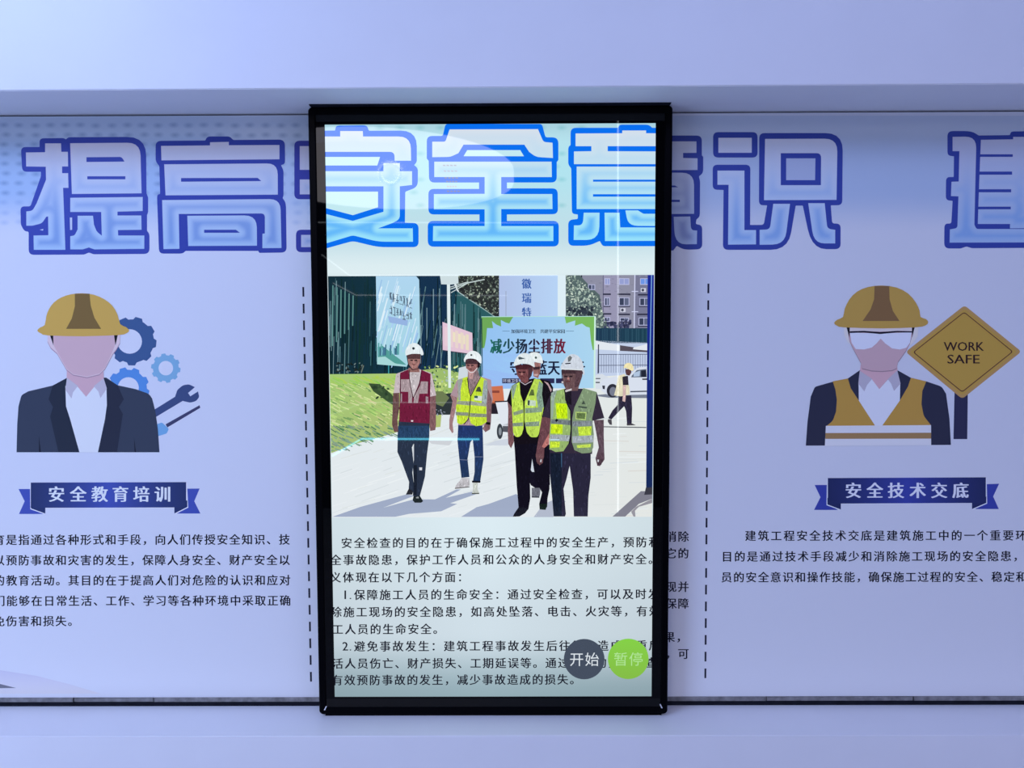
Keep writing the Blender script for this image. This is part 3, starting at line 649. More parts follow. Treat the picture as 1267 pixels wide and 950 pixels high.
for i, (x0, x1, y, c) in enumerate([(548, 566, 204.5, (176, 184, 200)), (549, 567, 211.5, (180, 186, 204)), (550, 568, 220, (120, 130, 170)), (552, 567, 224.5, (120, 130, 170)), (553, 566, 230.5, (196, 200, 212)), (553, 570, 236.5, (110, 120, 160))]):
    for k in range(4): mk.line([(x0 + (x1 - x0) * k / 4, y), (x0 + (x1 - x0) * (k + .7) / 4, y + .3)], 1.6, c, l=40)
mk.build('reflection_marks', scr, 'small column of grey marks painted on the display for a reflection')

# text on the display
se = sub_empty('paragraph', scr, 610, 750, YD, 'black paragraph text on the lower display'); TS = (16, 18, 32)
rows = [("安全检查的目的在于确保施工过程中的安全生产，预防和", 428.9, 671.5, 15.86), ("安全事故隐患，保护工作人员和公众的人身安全和财产安全。", 399.8, 692.6, 15.74), ("意义体现在以下几个方面：", 399.5, 714.1, 15.75),
        ("保障施工人员的生命安全：通过安全检查，可以及时发", 444.9, 735.7, 15.82), ("消除施工现场的安全隐患，如高处坠落、电击、火灾等，有效", 400.2, 757, 15.76), ("施工人员的生命安全。", 402.3, 778.3, 15.6),
        ("避免事故发生：建筑工程事故发生后往往会造成严重后", 444.9, 799.4, 15.86), ("括活人员伤亡、财产损失、工期延误等。通过有效的安全检查", 402.3, 820.7, 15.52), ("以有效预防事故的发生，减少事故造成的损失。", 401.8, 841.2, 15.5)]
for t, x, y, p in rows:
    st = SA(6)
    d = {'保': '1.', '避': '2.'}.get(t[0])
    if d: 
        V, F = glyph(d[0], 0); gw = (max(v[0] for v in V) - min(v[0] for v in V)) / (max(v[1] for v in V) - min(v[1] for v in V)) * 10.6
        for k, sh in enumerate((-.25, .25)):
            st.fit(d[0], 427.2 + sh - gw / 2, 427.2 + sh + gw / 2, y - 5.3, y + 5.3, TS, 0, l=7 + k); st.fit('.', 432.8 + sh, 434.4 + sh, y + 3.8, y + 5.3, TS, 0, l=9 + k)
    st.chars(t, x, y, p, 14.0, TS, -.003, 0, l=7, xsh=BOLD).build('text_line', se)
for (cx, cy, col, tc, txt, lab) in ((722.8, 815.3, (66, 76, 92), (222, 230, 236), "开始", 'dark grey round button'), (777.3, 815, None, (176, 228, 150), "暂停", 'green round button')):
    a = SA(12)
    cf = col or (lambda x, y: (132, 208 - (y - 790) * .4, 66))
    a.poly(ell(cx, cy, 25.2, 25, 40), cf); b = a.build('round_button', scr, lab)
    c = SA(14); c.chars(txt, cx - 9.3, cy + .2, 19, 18, tc, 0, 0.0, l=15); c.build('caption', b)

# ------------------------------------------------------------------ the photograph shown on the display
PX0 = on_y(409, 500, YD)[0]; PX1 = on_y(808.2, 500, YD)[0]; PZ0 = on_y(600, 639.6, YD)[1]; PZ1 = on_y(600, 340.9, YD)[1]
pl = [on_y(*p, YD) for p in [(406, 341.3), (809, 340.5), (411, 640), (807, 639.5)]]
PCLIP = (pl[0][0] * .35 + pl[2][0] * .65, min(pl[1][0], pl[3][0]), (pl[2][1] + pl[3][1]) / 2, (pl[0][1] + pl[1][1]) / 2)
def PA(layer): return SA(layer, PCLIP)
R = random.Random(11)
ph = PA(20)
ph.grid(400, 815, 338, 645, 12, 20, lambda x, y: (226 + (y - 500) * .01, 234 - .02 * max(0, x - 640), 238 - .06 * max(0, x - 640)), l=20)
for i in range(220):      # tyre polish and dust on the concrete
    x = R.uniform(400, 800); y = R.uniform(515, 638); L = R.uniform(8, 45); k = (-.32 if x < 640 else -.03) + R.uniform(-.06, .06)
    c = R.choice([(236, 242, 244), (214, 222, 226), (222, 228, 228), (218, 216, 212) if x > 690 else (232, 238, 242)])
    ph.line([(x, y), (x + L, y + L * k)], R.uniform(.4, 1.2), c, l=21 + i % 4)
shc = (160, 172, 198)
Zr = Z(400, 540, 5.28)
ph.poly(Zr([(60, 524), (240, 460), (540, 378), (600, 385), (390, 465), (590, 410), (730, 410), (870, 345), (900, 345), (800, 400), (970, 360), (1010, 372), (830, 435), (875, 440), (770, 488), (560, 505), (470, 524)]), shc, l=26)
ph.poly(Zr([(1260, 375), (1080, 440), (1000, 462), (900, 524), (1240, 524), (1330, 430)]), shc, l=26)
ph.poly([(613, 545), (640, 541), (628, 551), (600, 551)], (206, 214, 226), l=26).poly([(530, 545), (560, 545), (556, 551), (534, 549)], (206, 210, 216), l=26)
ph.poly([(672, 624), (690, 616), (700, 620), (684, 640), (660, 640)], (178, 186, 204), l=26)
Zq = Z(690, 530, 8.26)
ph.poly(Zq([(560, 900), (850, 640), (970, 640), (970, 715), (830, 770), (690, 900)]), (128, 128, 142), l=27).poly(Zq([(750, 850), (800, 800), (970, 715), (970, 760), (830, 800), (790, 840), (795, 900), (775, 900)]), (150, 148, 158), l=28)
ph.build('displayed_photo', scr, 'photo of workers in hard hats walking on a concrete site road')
PH = bpy.data.objects[[o.name for o in bpy.data.objects if o.name.startswith('displayed_photo')][0]]

# corrugated fence, left
a = PA(30)
a.poly([(400, 338), (545, 338), (566.7, 361), (613.5, 392), (600, 395), (600, 478), (400, 478)], lambda x, y: (20, 46 + .06 * (x - 400), 58 + .1 * (x - 400)), l=30)
a.poly([(518, 338), (556, 338), (566, 361), (556, 478), (505, 478)], lambda x, y: (22, 50, 78), l=31)
a.poly([(556, 358), (566.7, 361), (613.5, 392), (600, 395), (600, 478), (556, 478)], (44, 92, 98), l=31)
for i in range(260):
    x = R.uniform(404, 602); y0 = R.uniform(341, 430) if x < 560 else R.uniform(362 + (x - 566) * .66, 430); y1 = min(470, y0 + R.uniform(12, 70))
    tilt = -.02 if x < 470 else (-.16 if 515 < x < 556 and R.random() < .4 else 0)
    br = R.random()
    c = (60 + 70 * br * (x < 440 or x > 510), 100 + 60 * br, 108 + 60 * br) if R.random() < .5 else (12, 30 + 10 * br, 40)
    if 430 < x < 464 and br > .2: c = (20, 40 + 14 * br, 50)
    a.line([(x, y0), (x + tilt * (y1 - y0), y1)], R.uniform(.5, 1.3), c, l=32 + i % 5)
for x in range(412, 440, 5): a.line([(x, 352 + (x - 410) * .5), (x - .6, 430 - (x - 410))], 1.5, (92, 142, 140), l=37)
a.line([(566.7, 361), (613.5, 392.5)], 1.0, (150, 180, 180), l=38)
a.build('corrugated_fence', PH, 'dark green corrugated hoarding')
# hanging banner on the fence
a = PA(40); Zc = Z(400, 335, 6.786)
a.poly(Zc([(442, 45), (780, 45), (805, 75, 8), (812, 560), (700, 805), (452, 785)]), lambda x, y: (176 - (y - 341) * .1, 214, 240 - (y - 341) * .12), l=40)
for i in range(60):
    x = R.uniform(467, 517); y = R.uniform(343, 425); L = R.uniform(10, 34)
    a.line([(x, y), (max(466, x - L * .28), y + L)], R.uniform(.5, 1.8), R.choice([(206, 232, 248), (150, 190, 230), (222, 240, 250), (170, 206, 244)]), l=41 + i % 4)
a.poly(Zc([(455, 640), (500, 630), (560, 680), (640, 740), (700, 790), (460, 760)]), (84, 158, 152), l=46).poly(Zc([(455, 725), (520, 720), (600, 775), (690, 800), (455, 785)]), (168, 216, 216), l=47)
for i in range(22):
    x = 468 + R.uniform(0, 48); h = R.uniform(4, 16); a.line([(x, 440 - (x - 468) * .05), (x + R.uniform(-.6, .6), 440 - h)], R.uniform(1, 3), R.choice([(70, 120, 150), (96, 168, 170), (130, 190, 210), (60, 104, 130)]), l=48)
for i in range(2):      # unreadable slanting blue grey characters
    for k in range(7):
        x = 482 + k * 4.1; y = 361 + i * 17 + k * 1.3
        for q in range(5):
            if R.random() < .5: a.line([(x + R.uniform(0, 3), y + R.uniform(0, 3)), (x + R.uniform(0, 3), y + R.uniform(7, 12))], .9, (84, 104, 124), l=49)
            else: yy = y + R.uniform(0, 12); a.line([(x, yy), (x + 3.4, yy + .8)], .8, (96, 116, 136), l=49)
a.poly([(480, 391), (505, 396), (504, 403), (482, 399)], (150, 180, 226), l=49)
a.build('hanging_banner', PH, 'pale blue banner hanging on the fence')
# trees
def blobs(a, pts_fn, n, cols, l0, rr=(1, 3)):
    for i in range(n):
        x, y = pts_fn(); r = R.uniform(*rr)
        a.poly(ell(x, y, r, r * R.uniform(.4, .8), 6, R.uniform(0, 3)), R.choice(cols), l=l0 + i % 6)
a = PA(50)
a.poly([(560, 338), (620, 338), (620, 393), (613.5, 392), (568, 361)], (44, 48, 50), l=50)
def f1():
    while True:
        x = R.uniform(566, 618); y = R.uniform(341, 391)
        if y < 361 + (x - 567) * .64: return x, y
blobs(a, f1, 420, [(128, 144, 134), (80, 92, 84), (34, 36, 40), (176, 188, 168), (98, 112, 100), (30, 32, 38), (60, 72, 66), (52, 62, 60)], 51, (.5, 1.9))
a.build('tree', PH, 'dark leafy tree behind the fence')
a = PA(50)
a.poly([(699, 338), (715, 338), (728, 352), (742, 365), (745, 385), (752, 405), (738, 410), (699, 393)], (86, 104, 106), l=50)
def f2():
    while True:
        x = R.uniform(700, 752); y = R.uniform(341, 406)
        if y > 341 + (x - 712) * 1.0 and x < 745 + (y - 380) * .25 and not (y > 393 and x < 737): return x, y
blobs(a, f2, 460, [(176, 196, 184), (206, 220, 204), (130, 150, 140), (70, 84, 92), (150, 170, 160)], 51, (.5, 2.0))
blobs(a, lambda: (R.uniform(701, 733), R.uniform(380, 391)), 60, [(52, 62, 76), (40, 48, 60), (70, 82, 92)], 57, (1.5, 3))
a.build('tree', PH, 'pale leafy tree before the flats')
# flats
a = PA(42); Zf = Z(690, 335, 8.636)
a.poly([(708, 338), (806, 338), (806, 408), (708, 408)], lambda x, y: (142, 143, 164), l=42)
a.poly([(747, 338), (766, 338), (766, 408), (747, 408)], (152, 150, 178), l=43).poly([(785, 338), (806, 338), (806, 408), (785, 408)], (120, 122, 150), l=43)
a.line([(719.5, 338), (719.5, 353)], 1.6, (40, 44, 60), l=43).line([(746.3, 338), (746.3, 405)], .8, (92, 90, 124), l=43)
for i in range(140):
    x = R.uniform(720, 805); y = R.uniform(341, 405); a.line([(x, y), (x + R.uniform(1, 4), y)], .5, R.choice([(124, 124, 148), (160, 158, 184), (112, 112, 136)]), l=44)
blobs(a, lambda: (R.uniform(748, 780), R.uniform(396, 407)), 60, [(58, 62, 96), (74, 78, 112), (44, 48, 76)], 48, (1.5, 3))
a.build('apartment_block', PH, 'grey mauve block of flats')
a = PA(51)
for (x0, y0, x1, y1, cc) in ((325, 145, 400, 205, 0), (500, 80, 560, 150, 1), (655, 80, 765, 150, 1), (880, 80, 985, 150, 2), (500, 285, 555, 375, 0), (655, 285, 765, 375, 0), (875, 290, 980, 375, 0), (495, 495, 560, 545, 0), (665, 500, 760, 540, 0), (865, 500, 975, 585, 0)):
    q = Zf([(x0, y0), (x1, y1)]); (xa, ya), (xb, yb) = q
    a.poly([(xa, ya), (xb, ya), (xb, yb), (xa, yb)], (186, 190, 226), l=51)
    n = 2
    for k in range(n):
        u0 = xa + .8 + (xb - xa - .8) * k / n; u1 = xa + (xb - xa - .8) * (k + 1) / n
        a.poly([(u0, ya + .8), (u1, ya + .8), (u1, yb - .9), (u0, yb - .9)], [(58, 66, 92), (150, 160, 210), (110, 150, 230)][cc] if k == 0 or cc else (96, 104, 132), l=52)
    if y0 > 250: a.poly([(xa - 2, ya - 5), (xb + 1.5, ya - 5), (xb + 1.5, ya - 3), (xa - 2, ya - 3)], (52, 54, 76), l=52).poly([(xa - 1, yb), (xb + 1, yb), (xb + 1, yb + 1.4), (xa - 1, yb + 1.4)], (52, 54, 80), l=52)
for x, y in ((915, 205), (697, 418)):
    q = Zf([(x - 28, y - 20), (x + 28, y + 22)]); a.poly([q[0], (q[1][0], q[0][1]), q[1], (q[0][0], q[1][1])], (206, 208, 226), l=52); a.poly(ell(q[0][0] + 2.6, (q[0][1] + q[1][1]) / 2, 1.7), (66, 70, 88), l=53)
q = Zf([(825, 40), (818, 615)]); a.line(q, 1.3, (206, 210, 240), l=53)
for yy in (220, 437): a.line(Zf([(790, yy), (860, yy)]), 1.0, (206, 210, 240), l=53)
a.build('window', PH, 'white framed windows of the flats', kind='stuff')
# lettered column
a = PA(44)
a.poly([(617.5, 338), (690, 338), (690, 395), (617.5, 395)], lambda x, y: (176 + (x - 620) * .1, 194 + (x - 620) * .25, 232 + (x - 620) * .2), l=58)
a.poly([(690, 338), (700, 338), (700, 395), (690, 395)], (222, 238, 246), l=58).line([(626, 360), (626, 392)], .8, (150, 160, 180), l=59)
for ch, y in (("徽", 350.9), ("瑞", 368.6), ("特", 386.5)): a.chars(ch, 651.6, y, 1, 13.4, (58, 96, 170), 0, 0, l=59, sx=.9, xsh=(-.35, 0, .35))
a.build('lettered_column', PH, 'pale blue column with three blue characters')
# hoarding, shed, barrier
a = PA(50)
a.poly([(736, 405.8), (806, 406), (806, 424.5), (752, 424.5), (736, 421.5)], lambda x, y: (34, 62 + (x - 736) * .12, 88), l=59)
for i in range(26): x = 738 + i * 2.6; a.line([(x, 407), (x, 423)], .5, R.choice([(56, 92, 112), (26, 48, 70)]), l=60)
a.build('hoarding', PH, 'dark blue green hoarding')
a = PA(50)
a.poly([(735, 421), (806, 424), (806, 462), (735, 466)], (194, 208, 234), l=59)
a.poly([(735, 421), (768, 427), (784, 430), (806, 424), (806, 433), (768, 434), (735, 432)], (226, 232, 240), l=60)
a.poly([(767, 427), (784, 429.5), (783, 432), (806, 434), (806, 436), (767, 434)], (86, 80, 92), l=61)
for i in range(22): x = 741 + i * 3; a.line([(x, 438.5), (x, 461)], .6, (86, 96, 130), l=62)
for yy in (438.5, 452): a.line([(741, yy), (806, yy - .4)], .8, (66, 72, 98), l=62)
a.line([(740.5, 426), (740, 462)], 1.4, (56, 60, 84), l=62)
a.build('metal_barrier', PH, 'thin grey metal railing and pale shed')
# car
Z6 = Z(730, 430, 8.636)
a = PA(63)
a.poly(Z6([(60, 290), (130, 280), (200, 320), (110, 360), (120, 440), (60, 440)]), (214, 222, 232), l=63).line(Z6([(60, 330), (110, 330)]), 1.2, (60, 66, 80), l=64).line(Z6([(60, 372), (105, 372)]), 1.4, (50, 54, 66), l=64)
a.build('car', PH, 'sliver of a second white car')
a = PA(63)
a.poly(Z6([(75, 505), (180, 495), (640, 490), (640, 540), (200, 535), (90, 520)]), (120, 128, 146), l=64)
a.poly(Z6([(110, 370), (150, 335), (300, 300), (420, 290), (490, 225), (530, 208), (640, 205), (640, 500), (430, 505), (250, 520), (180, 500), (120, 460)]), (216, 224, 238), l=65)
a.poly(Z6([(445, 300), (500, 240), (600, 228), (605, 315), (440, 318)]), (96, 108, 128), l=66).poly(Z6([(545, 245), (600, 240), (603, 312), (545, 315)]), (36, 42, 58), l=67).poly(Z6([(465, 270), (535, 245), (530, 305), (465, 310)]), (176, 196, 222), l=67)
a.poly(ell(*Z6([(240, 460)])[0], 7.2, 8.4), (46, 48, 62), l=67).poly(ell(*Z6([(245, 468)])[0], 4.3, 5.6), (120, 126, 144), l=68).poly(Z6([(130, 405), (160, 405), (158, 445), (135, 440)]), (56, 60, 74), l=67)
a.line(Z6([(430, 470), (640, 465)]), 1.6, (70, 76, 92), l=67).poly(Z6([(555, 330), (615, 328), (612, 345), (560, 345)]), (60, 62, 70), l=67)
a.line(Z6([(140, 845), (600, 853)]), 1.1, (66, 70, 82), l=64)
a.build('car', PH, 'white car parked behind the railing')
# grass bank and bushes
a = PA(64)
a.poly([(400, 463), (490, 462), (550, 470), (545, 528), (497, 533), (470, 541), (440, 549), (411, 560), (400, 562)], lambda x, y: (164 + .1 * (x - 400), 202 - .15 * (y - 463), 118), l=64)
for i in range(520):
    x = R.uniform(400, 500); y = R.uniform(464, 556)
    if y > 560 - (x - 411) * .31: continue
    L = R.uniform(3, 11); c = R.choice([(186, 218, 128), (140, 184, 100), (206, 222, 156), (116, 156, 96), (206, 204, 150), (168, 210, 116), (214, 232, 160)])
    if y > 525: c = tuple(np.array(c) * (.62, .72, .9))
    if y < 474: c = (150 + R.uniform(-10, 30), 205, 90)
    a.line([(x, y), (x + L, y + L * R.uniform(.25, .7))], R.uniform(.5, 1.7), c, l=65 + i % 8)
a.poly([(456, 474), (470, 475), (485, 488), (497, 508), (480, 497), (462, 484)], (58, 82, 54), l=73)
blobs(a, lambda: (R.uniform(458, 482), R.uniform(476, 492)), 16, [(44, 64, 46), (70, 96, 62)], 74, (1.5, 3))
blobs(a, lambda: (R.uniform(415, 450), R.uniform(449, 461)), 50, [(22, 30, 30), (36, 44, 42), (110, 130, 130)], 65, (.8, 2))
a.line([(447, 461), (450, 452)], 1.2, (110, 120, 110), l=74)
a.build('grass_bank', PH, 'sunlit green grass bank')
a = PA(64)
a.poly([(520, 458), (545, 455), (572, 462), (580, 468), (575, 500), (548, 508), (538, 500), (520, 470)], (158, 188, 110), l=64)
blobs(a, lambda: (R.uniform(520, 575), R.uniform(452, 490)), 140, [(196, 220, 130), (120, 160, 90), (220, 236, 160), (80, 110, 76), (170, 190, 180)], 65, (.8, 2.4))
a.poly([(540, 488), (560, 486), (562, 513), (537, 513)], (46, 54, 58), l=72).poly([(537, 484), (548, 484), (556, 492), (548, 503), (540, 500)], (110, 124, 84), l=73)
a.poly([(568, 455), (580, 452), (582, 480), (566, 476)], (206, 218, 226), l=72)
blobs(a, lambda: (R.uniform(535, 560), R.uniform(506, 514)), 16, [(150, 160, 176), (60, 66, 72)], 74, (.6, 1.6))
a.build('bush', PH, 'bright shrubs beside the lamp post')
# big propaganda board
a = PA(76); Zp = Z(590, 380, 7.919)
a.poly(Zp([(45, 95), (1165, 88), (1150, 792), (55, 800), (45, 600)]), lambda x, y: (148 + (x - 600) * .17, 194 + (x - 600) * .14, 242 - (x - 600) * .02), l=76)
a.poly(Zp([(60, 430), (500, 420), (600, 792), (60, 792)]), lambda x, y: (150, 184, 240), l=76)
a.poly(Zp([(45, 92), (360, 92), (340, 120), (318, 160), (282, 150), (235, 125), (238, 190), (190, 170), (148, 135), (160, 205), (100, 205), (92, 300), (80, 370), (72, 400), (45, 400)]), (110, 168, 90), l=77)
a.poly(Zp([(860, 92), (1163, 88), (1150, 420), (1135, 420), (1118, 330), (1105, 200), (1070, 190), (1030, 160), (960, 182), (965, 130), (900, 150), (875, 160)]), (122, 184, 96), l=77)
a.line(Zp([(1158, 90), (1150, 792)]), 2.0, (206, 240, 226), l=78).line(Zp([(45, 94), (1160, 90)]), .8, (180, 226, 220), l=78).line(Zp([(48, 110), (55, 670)]), 1.0, (40, 66, 66), l=78)
a.line(Zp([(250, 234), (322, 234)]), .6, (96, 130, 160), l=78).line(Zp([(872, 234), (950, 234)]), .6, (96, 130, 160), l=78)
for i, ch in enumerate("加强环境卫生 共建平安家园"):
    if ch != ' ': a.chars(ch, 590 + (357 + i * 40.5) / 7.919, 380 + 236 / 7.919, 1, 5.4, (46, 62, 82), 0, 0, l=78, xsh=(-.15, .15))
def tcol(x, y):
    u = (x - 606) / 94; c0, c1, c2 = np.array([34, 110, 96.]), np.array([30, 34, 60.]), np.array([120, 34, 60.])
    return tuple(c0 * (1 - u * 2) + c1 * u * 2) if u < .5 else tuple(c1 * (2 - 2 * u) + c2 * (2 * u - 1))
for i, ch in enumerate("减少扬尘排放"): a.chars(ch, 590 + (188 + i * 124.5) / 7.919, 380 + 381 / 7.919, 1, 19.6, tcol, 0, 0, l=79, sx=.76, xsh=((-.6, 0), (-.2, .25), (.2, -.25), (.6, 0)))
for ch, x in (("守", 382), ("护", 506), ("蓝", 630), ("天", 754), ("白", 878), ("云", 1002)): a.chars(ch, 590 + x / 7.919, 380 + 592 / 7.919, 1, 19.5, (26, 32, 62), 0, 0, l=79, sx=.78, xsh=((-.6, 0), (-.2, .25), (.2, -.25), (.6, 0)))
for x0, x1 in ((248, 415), (620, 760), (775, 860)):
    a.poly(Zp([(x0, 697), (x1, 697), (x1, 745), (x0, 745)]), (44, 44, 84), l=78)
for i, ch in enumerate("环境卫生"): a.chars(ch, 590 + (273 + i * 40) / 7.919, 380 + 721 / 7.919, 1, 5, (206, 214, 240), 0, 0, l=84)
a.build('slogan_board', PH, 'large light blue slogan board with green leaf corners')
# pink board, lamp post
a = PA(81); Zk = Z(520, 335, 7.917)
a.poly(Zk([(218, 500), (510, 608), (515, 815), (220, 775)]), (226, 196, 214), l=81).poly(Zk([(300, 590), (440, 635), (440, 720), (300, 690)]), (236, 226, 196), l=82).line(Zk([(225, 780), (515, 822)]), .9, (60, 60, 76), l=81)
for k in range(5): a.poly(Zk([(238 + k * 52, 545 + k * 18), (268 + k * 52, 556 + k * 18), (268 + k * 52, 740 + k * 10), (238 + k * 52, 732 + k * 10)]), (232, 204 + 4 * k, 216 - 5 * k), l=83)
a.build('pink_board', PH, 'pink notice board on the fence')
a = PA(85)
a.poly(Zk([(262, 130), (292, 130), (300, 950), (302, 1145), (276, 1145), (272, 950)]), (224, 238, 240), l=86).poly(Zk([(192, 40), (372, 40), (375, 125), (300, 135), (205, 132)]), (206, 222, 226), l=87)
a.line(Zk([(295, 180), (480, 115), (630, 85)]), 1.3, (196, 212, 212), l=86).line(Zk([(300, 215), (470, 118)]), 1.0, (196, 212, 212), l=86).line(Zk([(292, 160), (470, 108)]), .9, (206, 222, 222), l=86)
a.build('lamp_post', PH, 'white lamp post')
# cart and orange machine
a = PA(81)
a.poly([(608, 478), (622, 477), (624, 497), (608, 500)], (206, 116, 84), l=82).poly([(609, 483), (618, 483), (618, 486), (609, 486)], (140, 70, 60), l=83).poly([(608, 498), (616, 498), (618, 512), (608, 512)], (40, 34, 46), l=82)
a.poly([(613, 497), (631, 496), (629, 527), (620, 527)], (224, 230, 240), l=83).line([(612, 497), (632, 496)], 1.6, (44, 44, 56), l=84)
a.poly(ell(618.5, 533.5, 3.8, 9.5), (58, 64, 72), l=84).poly(ell(618.8, 533.5, 1.8, 5), (140, 148, 156), l=85).poly([(622, 525), (632, 523), (632, 535), (622, 534)], (86, 88, 98), l=83)
a.build('cart', PH, 'white tub cart before an orange machine')
# blue post
a = PA(90)
a.poly([(801.3, 338), (815, 338), (815, 609), (799.3, 609)], lambda x, y: (26 + (y < 480) * 4, 44, 118 - (y - 480) * .22), l=90).line([(806.2, 338), (803.5, 470)], 1.0, (130, 180, 230), l=91).poly([(799, 603), (815, 602), (815, 611), (797, 612)], (60, 60, 72), l=91)
a.build('blue_post', PH, 'dark blue upright at the picture edge')

# people in the displayed photo
class PersonArt(Art):
    def poly(s, pts, col, r=0.0, l=None, sm=0):
        Art.poly(s, pts, col, r, l, sm)
        q = smooth(pts, sm) if sm else fillet(pts, r)
        q = np.array([p[:2] for p in q]); x0, y0 = q.min(0); x1, y1 = q.max(0)
        ar = abs(np.sum(q[:, 0] * np.roll(q[:, 1], -1) - np.roll(q[:, 0], -1) * q[:, 1])) / 2
        if ar < 9: return s
        def inside(x, y):
            c = False
            for i in range(len(q)):
                (xa, ya), (xb, yb) = q[i - 1], q[i]
                if (ya > y) != (yb > y) and x < (xb - xa) * (y - ya) / (yb - ya) + xa: c = not c
            return c
        cf = col if callable(col) else (lambda x, y: col); s.l += 1
        for i in range(int(min(170, ar * .42))):
            x, y = R.uniform(x0, x1), R.uniform(y0, y1); L = R.uniform(1.2, 5.0 if ar > 120 else 2.2); t = R.uniform(-.35, .35); w_ = R.uniform(.5, 1.3)
            if not (inside(x, y) and inside(x + t * L, y + L) and inside(x + w_, y + L * .5) and inside(x - w_, y + L * .5)): continue
            b = np.array(cf(x, y), float); k = R.choice([.80, .88, 1.10, 1.18, .93, 1.06]); k = 1 + (k - 1) * .3 if sum(b) > 600 else (k if sum(b) > 200 else k + R.choice([0, .15]))
            s.line([(x, y), (x + t * L, y + L)], w_, tuple(np.clip(b * k + (2 if k > 1 else 0), 0, 255)), l=s.l)
        return s
def person(label, layer): return PersonArt(YD, 1.2e-5, pix, M_PIX, clip=PCLIP, layer=layer)
SK = (146, 104, 100); SKD = (98, 66, 66); DK = (20, 20, 34)
def face(a, T, c, h, dark=(50, 36, 40), sh=0.0):
    """c: centre of the face, h: face height in zoom units"""
    x, y = c
    a.poly(T([(x - .30 * h, y - .18 * h), (x - .06 * h, y - .16 * h), (x - .06 * h, y - .06 * h), (x - .28 * h, y - .07 * h)]), dark)
    a.poly(T([(x + .06 * h, y - .16 * h), (x + .30 * h, y - .18 * h), (x + .28 * h, y - .07 * h), (x + .06 * h, y - .06 * h)]), dark)
    a.poly(T([(x - .06 * h, y - .05 * h), (x + .05 * h, y - .05 * h), (x + .08 * h, y + .10 * h), (x - .08 * h, y + .10 * h)]), tuple(min(255, v * 1.25) for v in SK))
    a.poly(T([(x - .16 * h, y + .20 * h), (x + .16 * h, y + .20 * h), (x + .10 * h, y + .26 * h), (x - .10 * h, y + .26 * h)]), (96, 44, 50))
# P1 : maroon vest
T1 = Z(475, 415, 8.64); T1b = Z(475, 515, 8.64)
a = person('', 92)
a.poly(T1b([(160, 40), (490, 60), (485, 230), (462, 400), (440, 640), (410, 760), (385, 850), (312, 850), (305, 600), (318, 500), (322, 290), (300, 330), (320, 720), (310, 800), (265, 780), (270, 700), (190, 480), (145, 380), (148, 230)]), lambda x, y: (42, 52, 72))
a.poly(T1b([(155, 100), (485, 100), (485, 225), (145, 225)]), (40, 66, 100))
a.poly(T1b([(310, 300), (322, 340), (322, 480), (308, 420)]), (206, 212, 220)).poly(T1b([(320, 520), (355, 520), (350, 840), (318, 840)]), (26, 32, 46))
a.poly(T1b([(268, 770), (312, 800), (305, 835), (235, 835)]), (38, 40, 48)).poly(T1b([(318, 850), (385, 848), (420, 905), (400, 922), (330, 922), (308, 895)]), (32, 40, 44)).poly(T1b([(345, 862), (370, 855), (375, 875), (345, 875)]), (150, 156, 160)).poly(T1b([(378, 545), (410, 545), (408, 575), (380, 575)]), (214, 216, 224))
a.poly(T1([(100, 610), (165, 610), (165, 780), (145, 900), (150, 950), (155, 1030), (110, 1030), (88, 950)]), (108, 78, 78)).poly(T1([(495, 650), (555, 640), (558, 950), (550, 1010), (495, 1020), (490, 950)]), (128, 92, 96))
a.poly(T1([(130, 410, 20), (260, 360), (380, 360), (510, 400, 20), (560, 640), (490, 655), (480, 700), (180, 700), (170, 612), (105, 615)]), (198, 184, 190))
a.poly(T1([(265, 345), (375, 345), (385, 400), (260, 400)]), SK)
a.poly(T1([(278, 392), (388, 392), (372, 480), (318, 650), (285, 540)]), (196, 188, 192))
a.poly(T1([(175, 400), (262, 362), (275, 470), (290, 560), (315, 660), (390, 480), (400, 365), (500, 410), (490, 940), (165, 920)]), (112, 30, 60))
a.poly(T1([(182, 468), (272, 468), (285, 560), (305, 640), (300, 720), (262, 720), (262, 602), (182, 600)]), (168, 150, 156)).poly(T1([(398, 490), (472, 492), (468, 620), (380, 622), (365, 720), (318, 720), (325, 650), (385, 540)]), (168, 150, 156)).poly(T1([(175, 620), (195, 620), (195, 700), (182, 720)]), (160, 140, 150)).poly(T1([(448, 650), (475, 655), (475, 725), (448, 725)]), (160, 140, 150))
a.line(T1([(270, 370), (275, 470), (290, 560), (315, 670), (380, 520), (402, 380)]), .9, (50, 14, 34)).line(T1([(176, 420), (180, 600), (175, 700)]), .8, (60, 16, 40)).line(T1([(475, 480), (480, 640)]), .8, (60, 16, 40)).poly(T1([(290, 905), (315, 905), (312, 920), (292, 920)]), (226, 220, 226))
a.poly(T1([(248, 195), (392, 195), (388, 290), (355, 352), (300, 352), (262, 300)]), (160, 116, 112)).poly(T1([(245, 195), (392, 195), (390, 250), (248, 250)]), (84, 58, 62))
face(a, T1, (320, 280), 130); a.line(T1([(245, 210), (265, 320), (310, 368), (375, 350), (402, 300), (400, 210)]), .9, (40, 24, 36))
a.poly(T1([(232, 210), (232, 160), (258, 110), (300, 84), (345, 82), (392, 115), (418, 165), (424, 205), (400, 210), (390, 198), (300, 196), (245, 212)]), (226, 236, 240), sm=2); a.poly(ell(*T1([(317, 138)])[0], 1.6), (40, 52, 60))
a.build('person', PH, 'walking figure in white helmet and maroon grey vest, dark trousers')
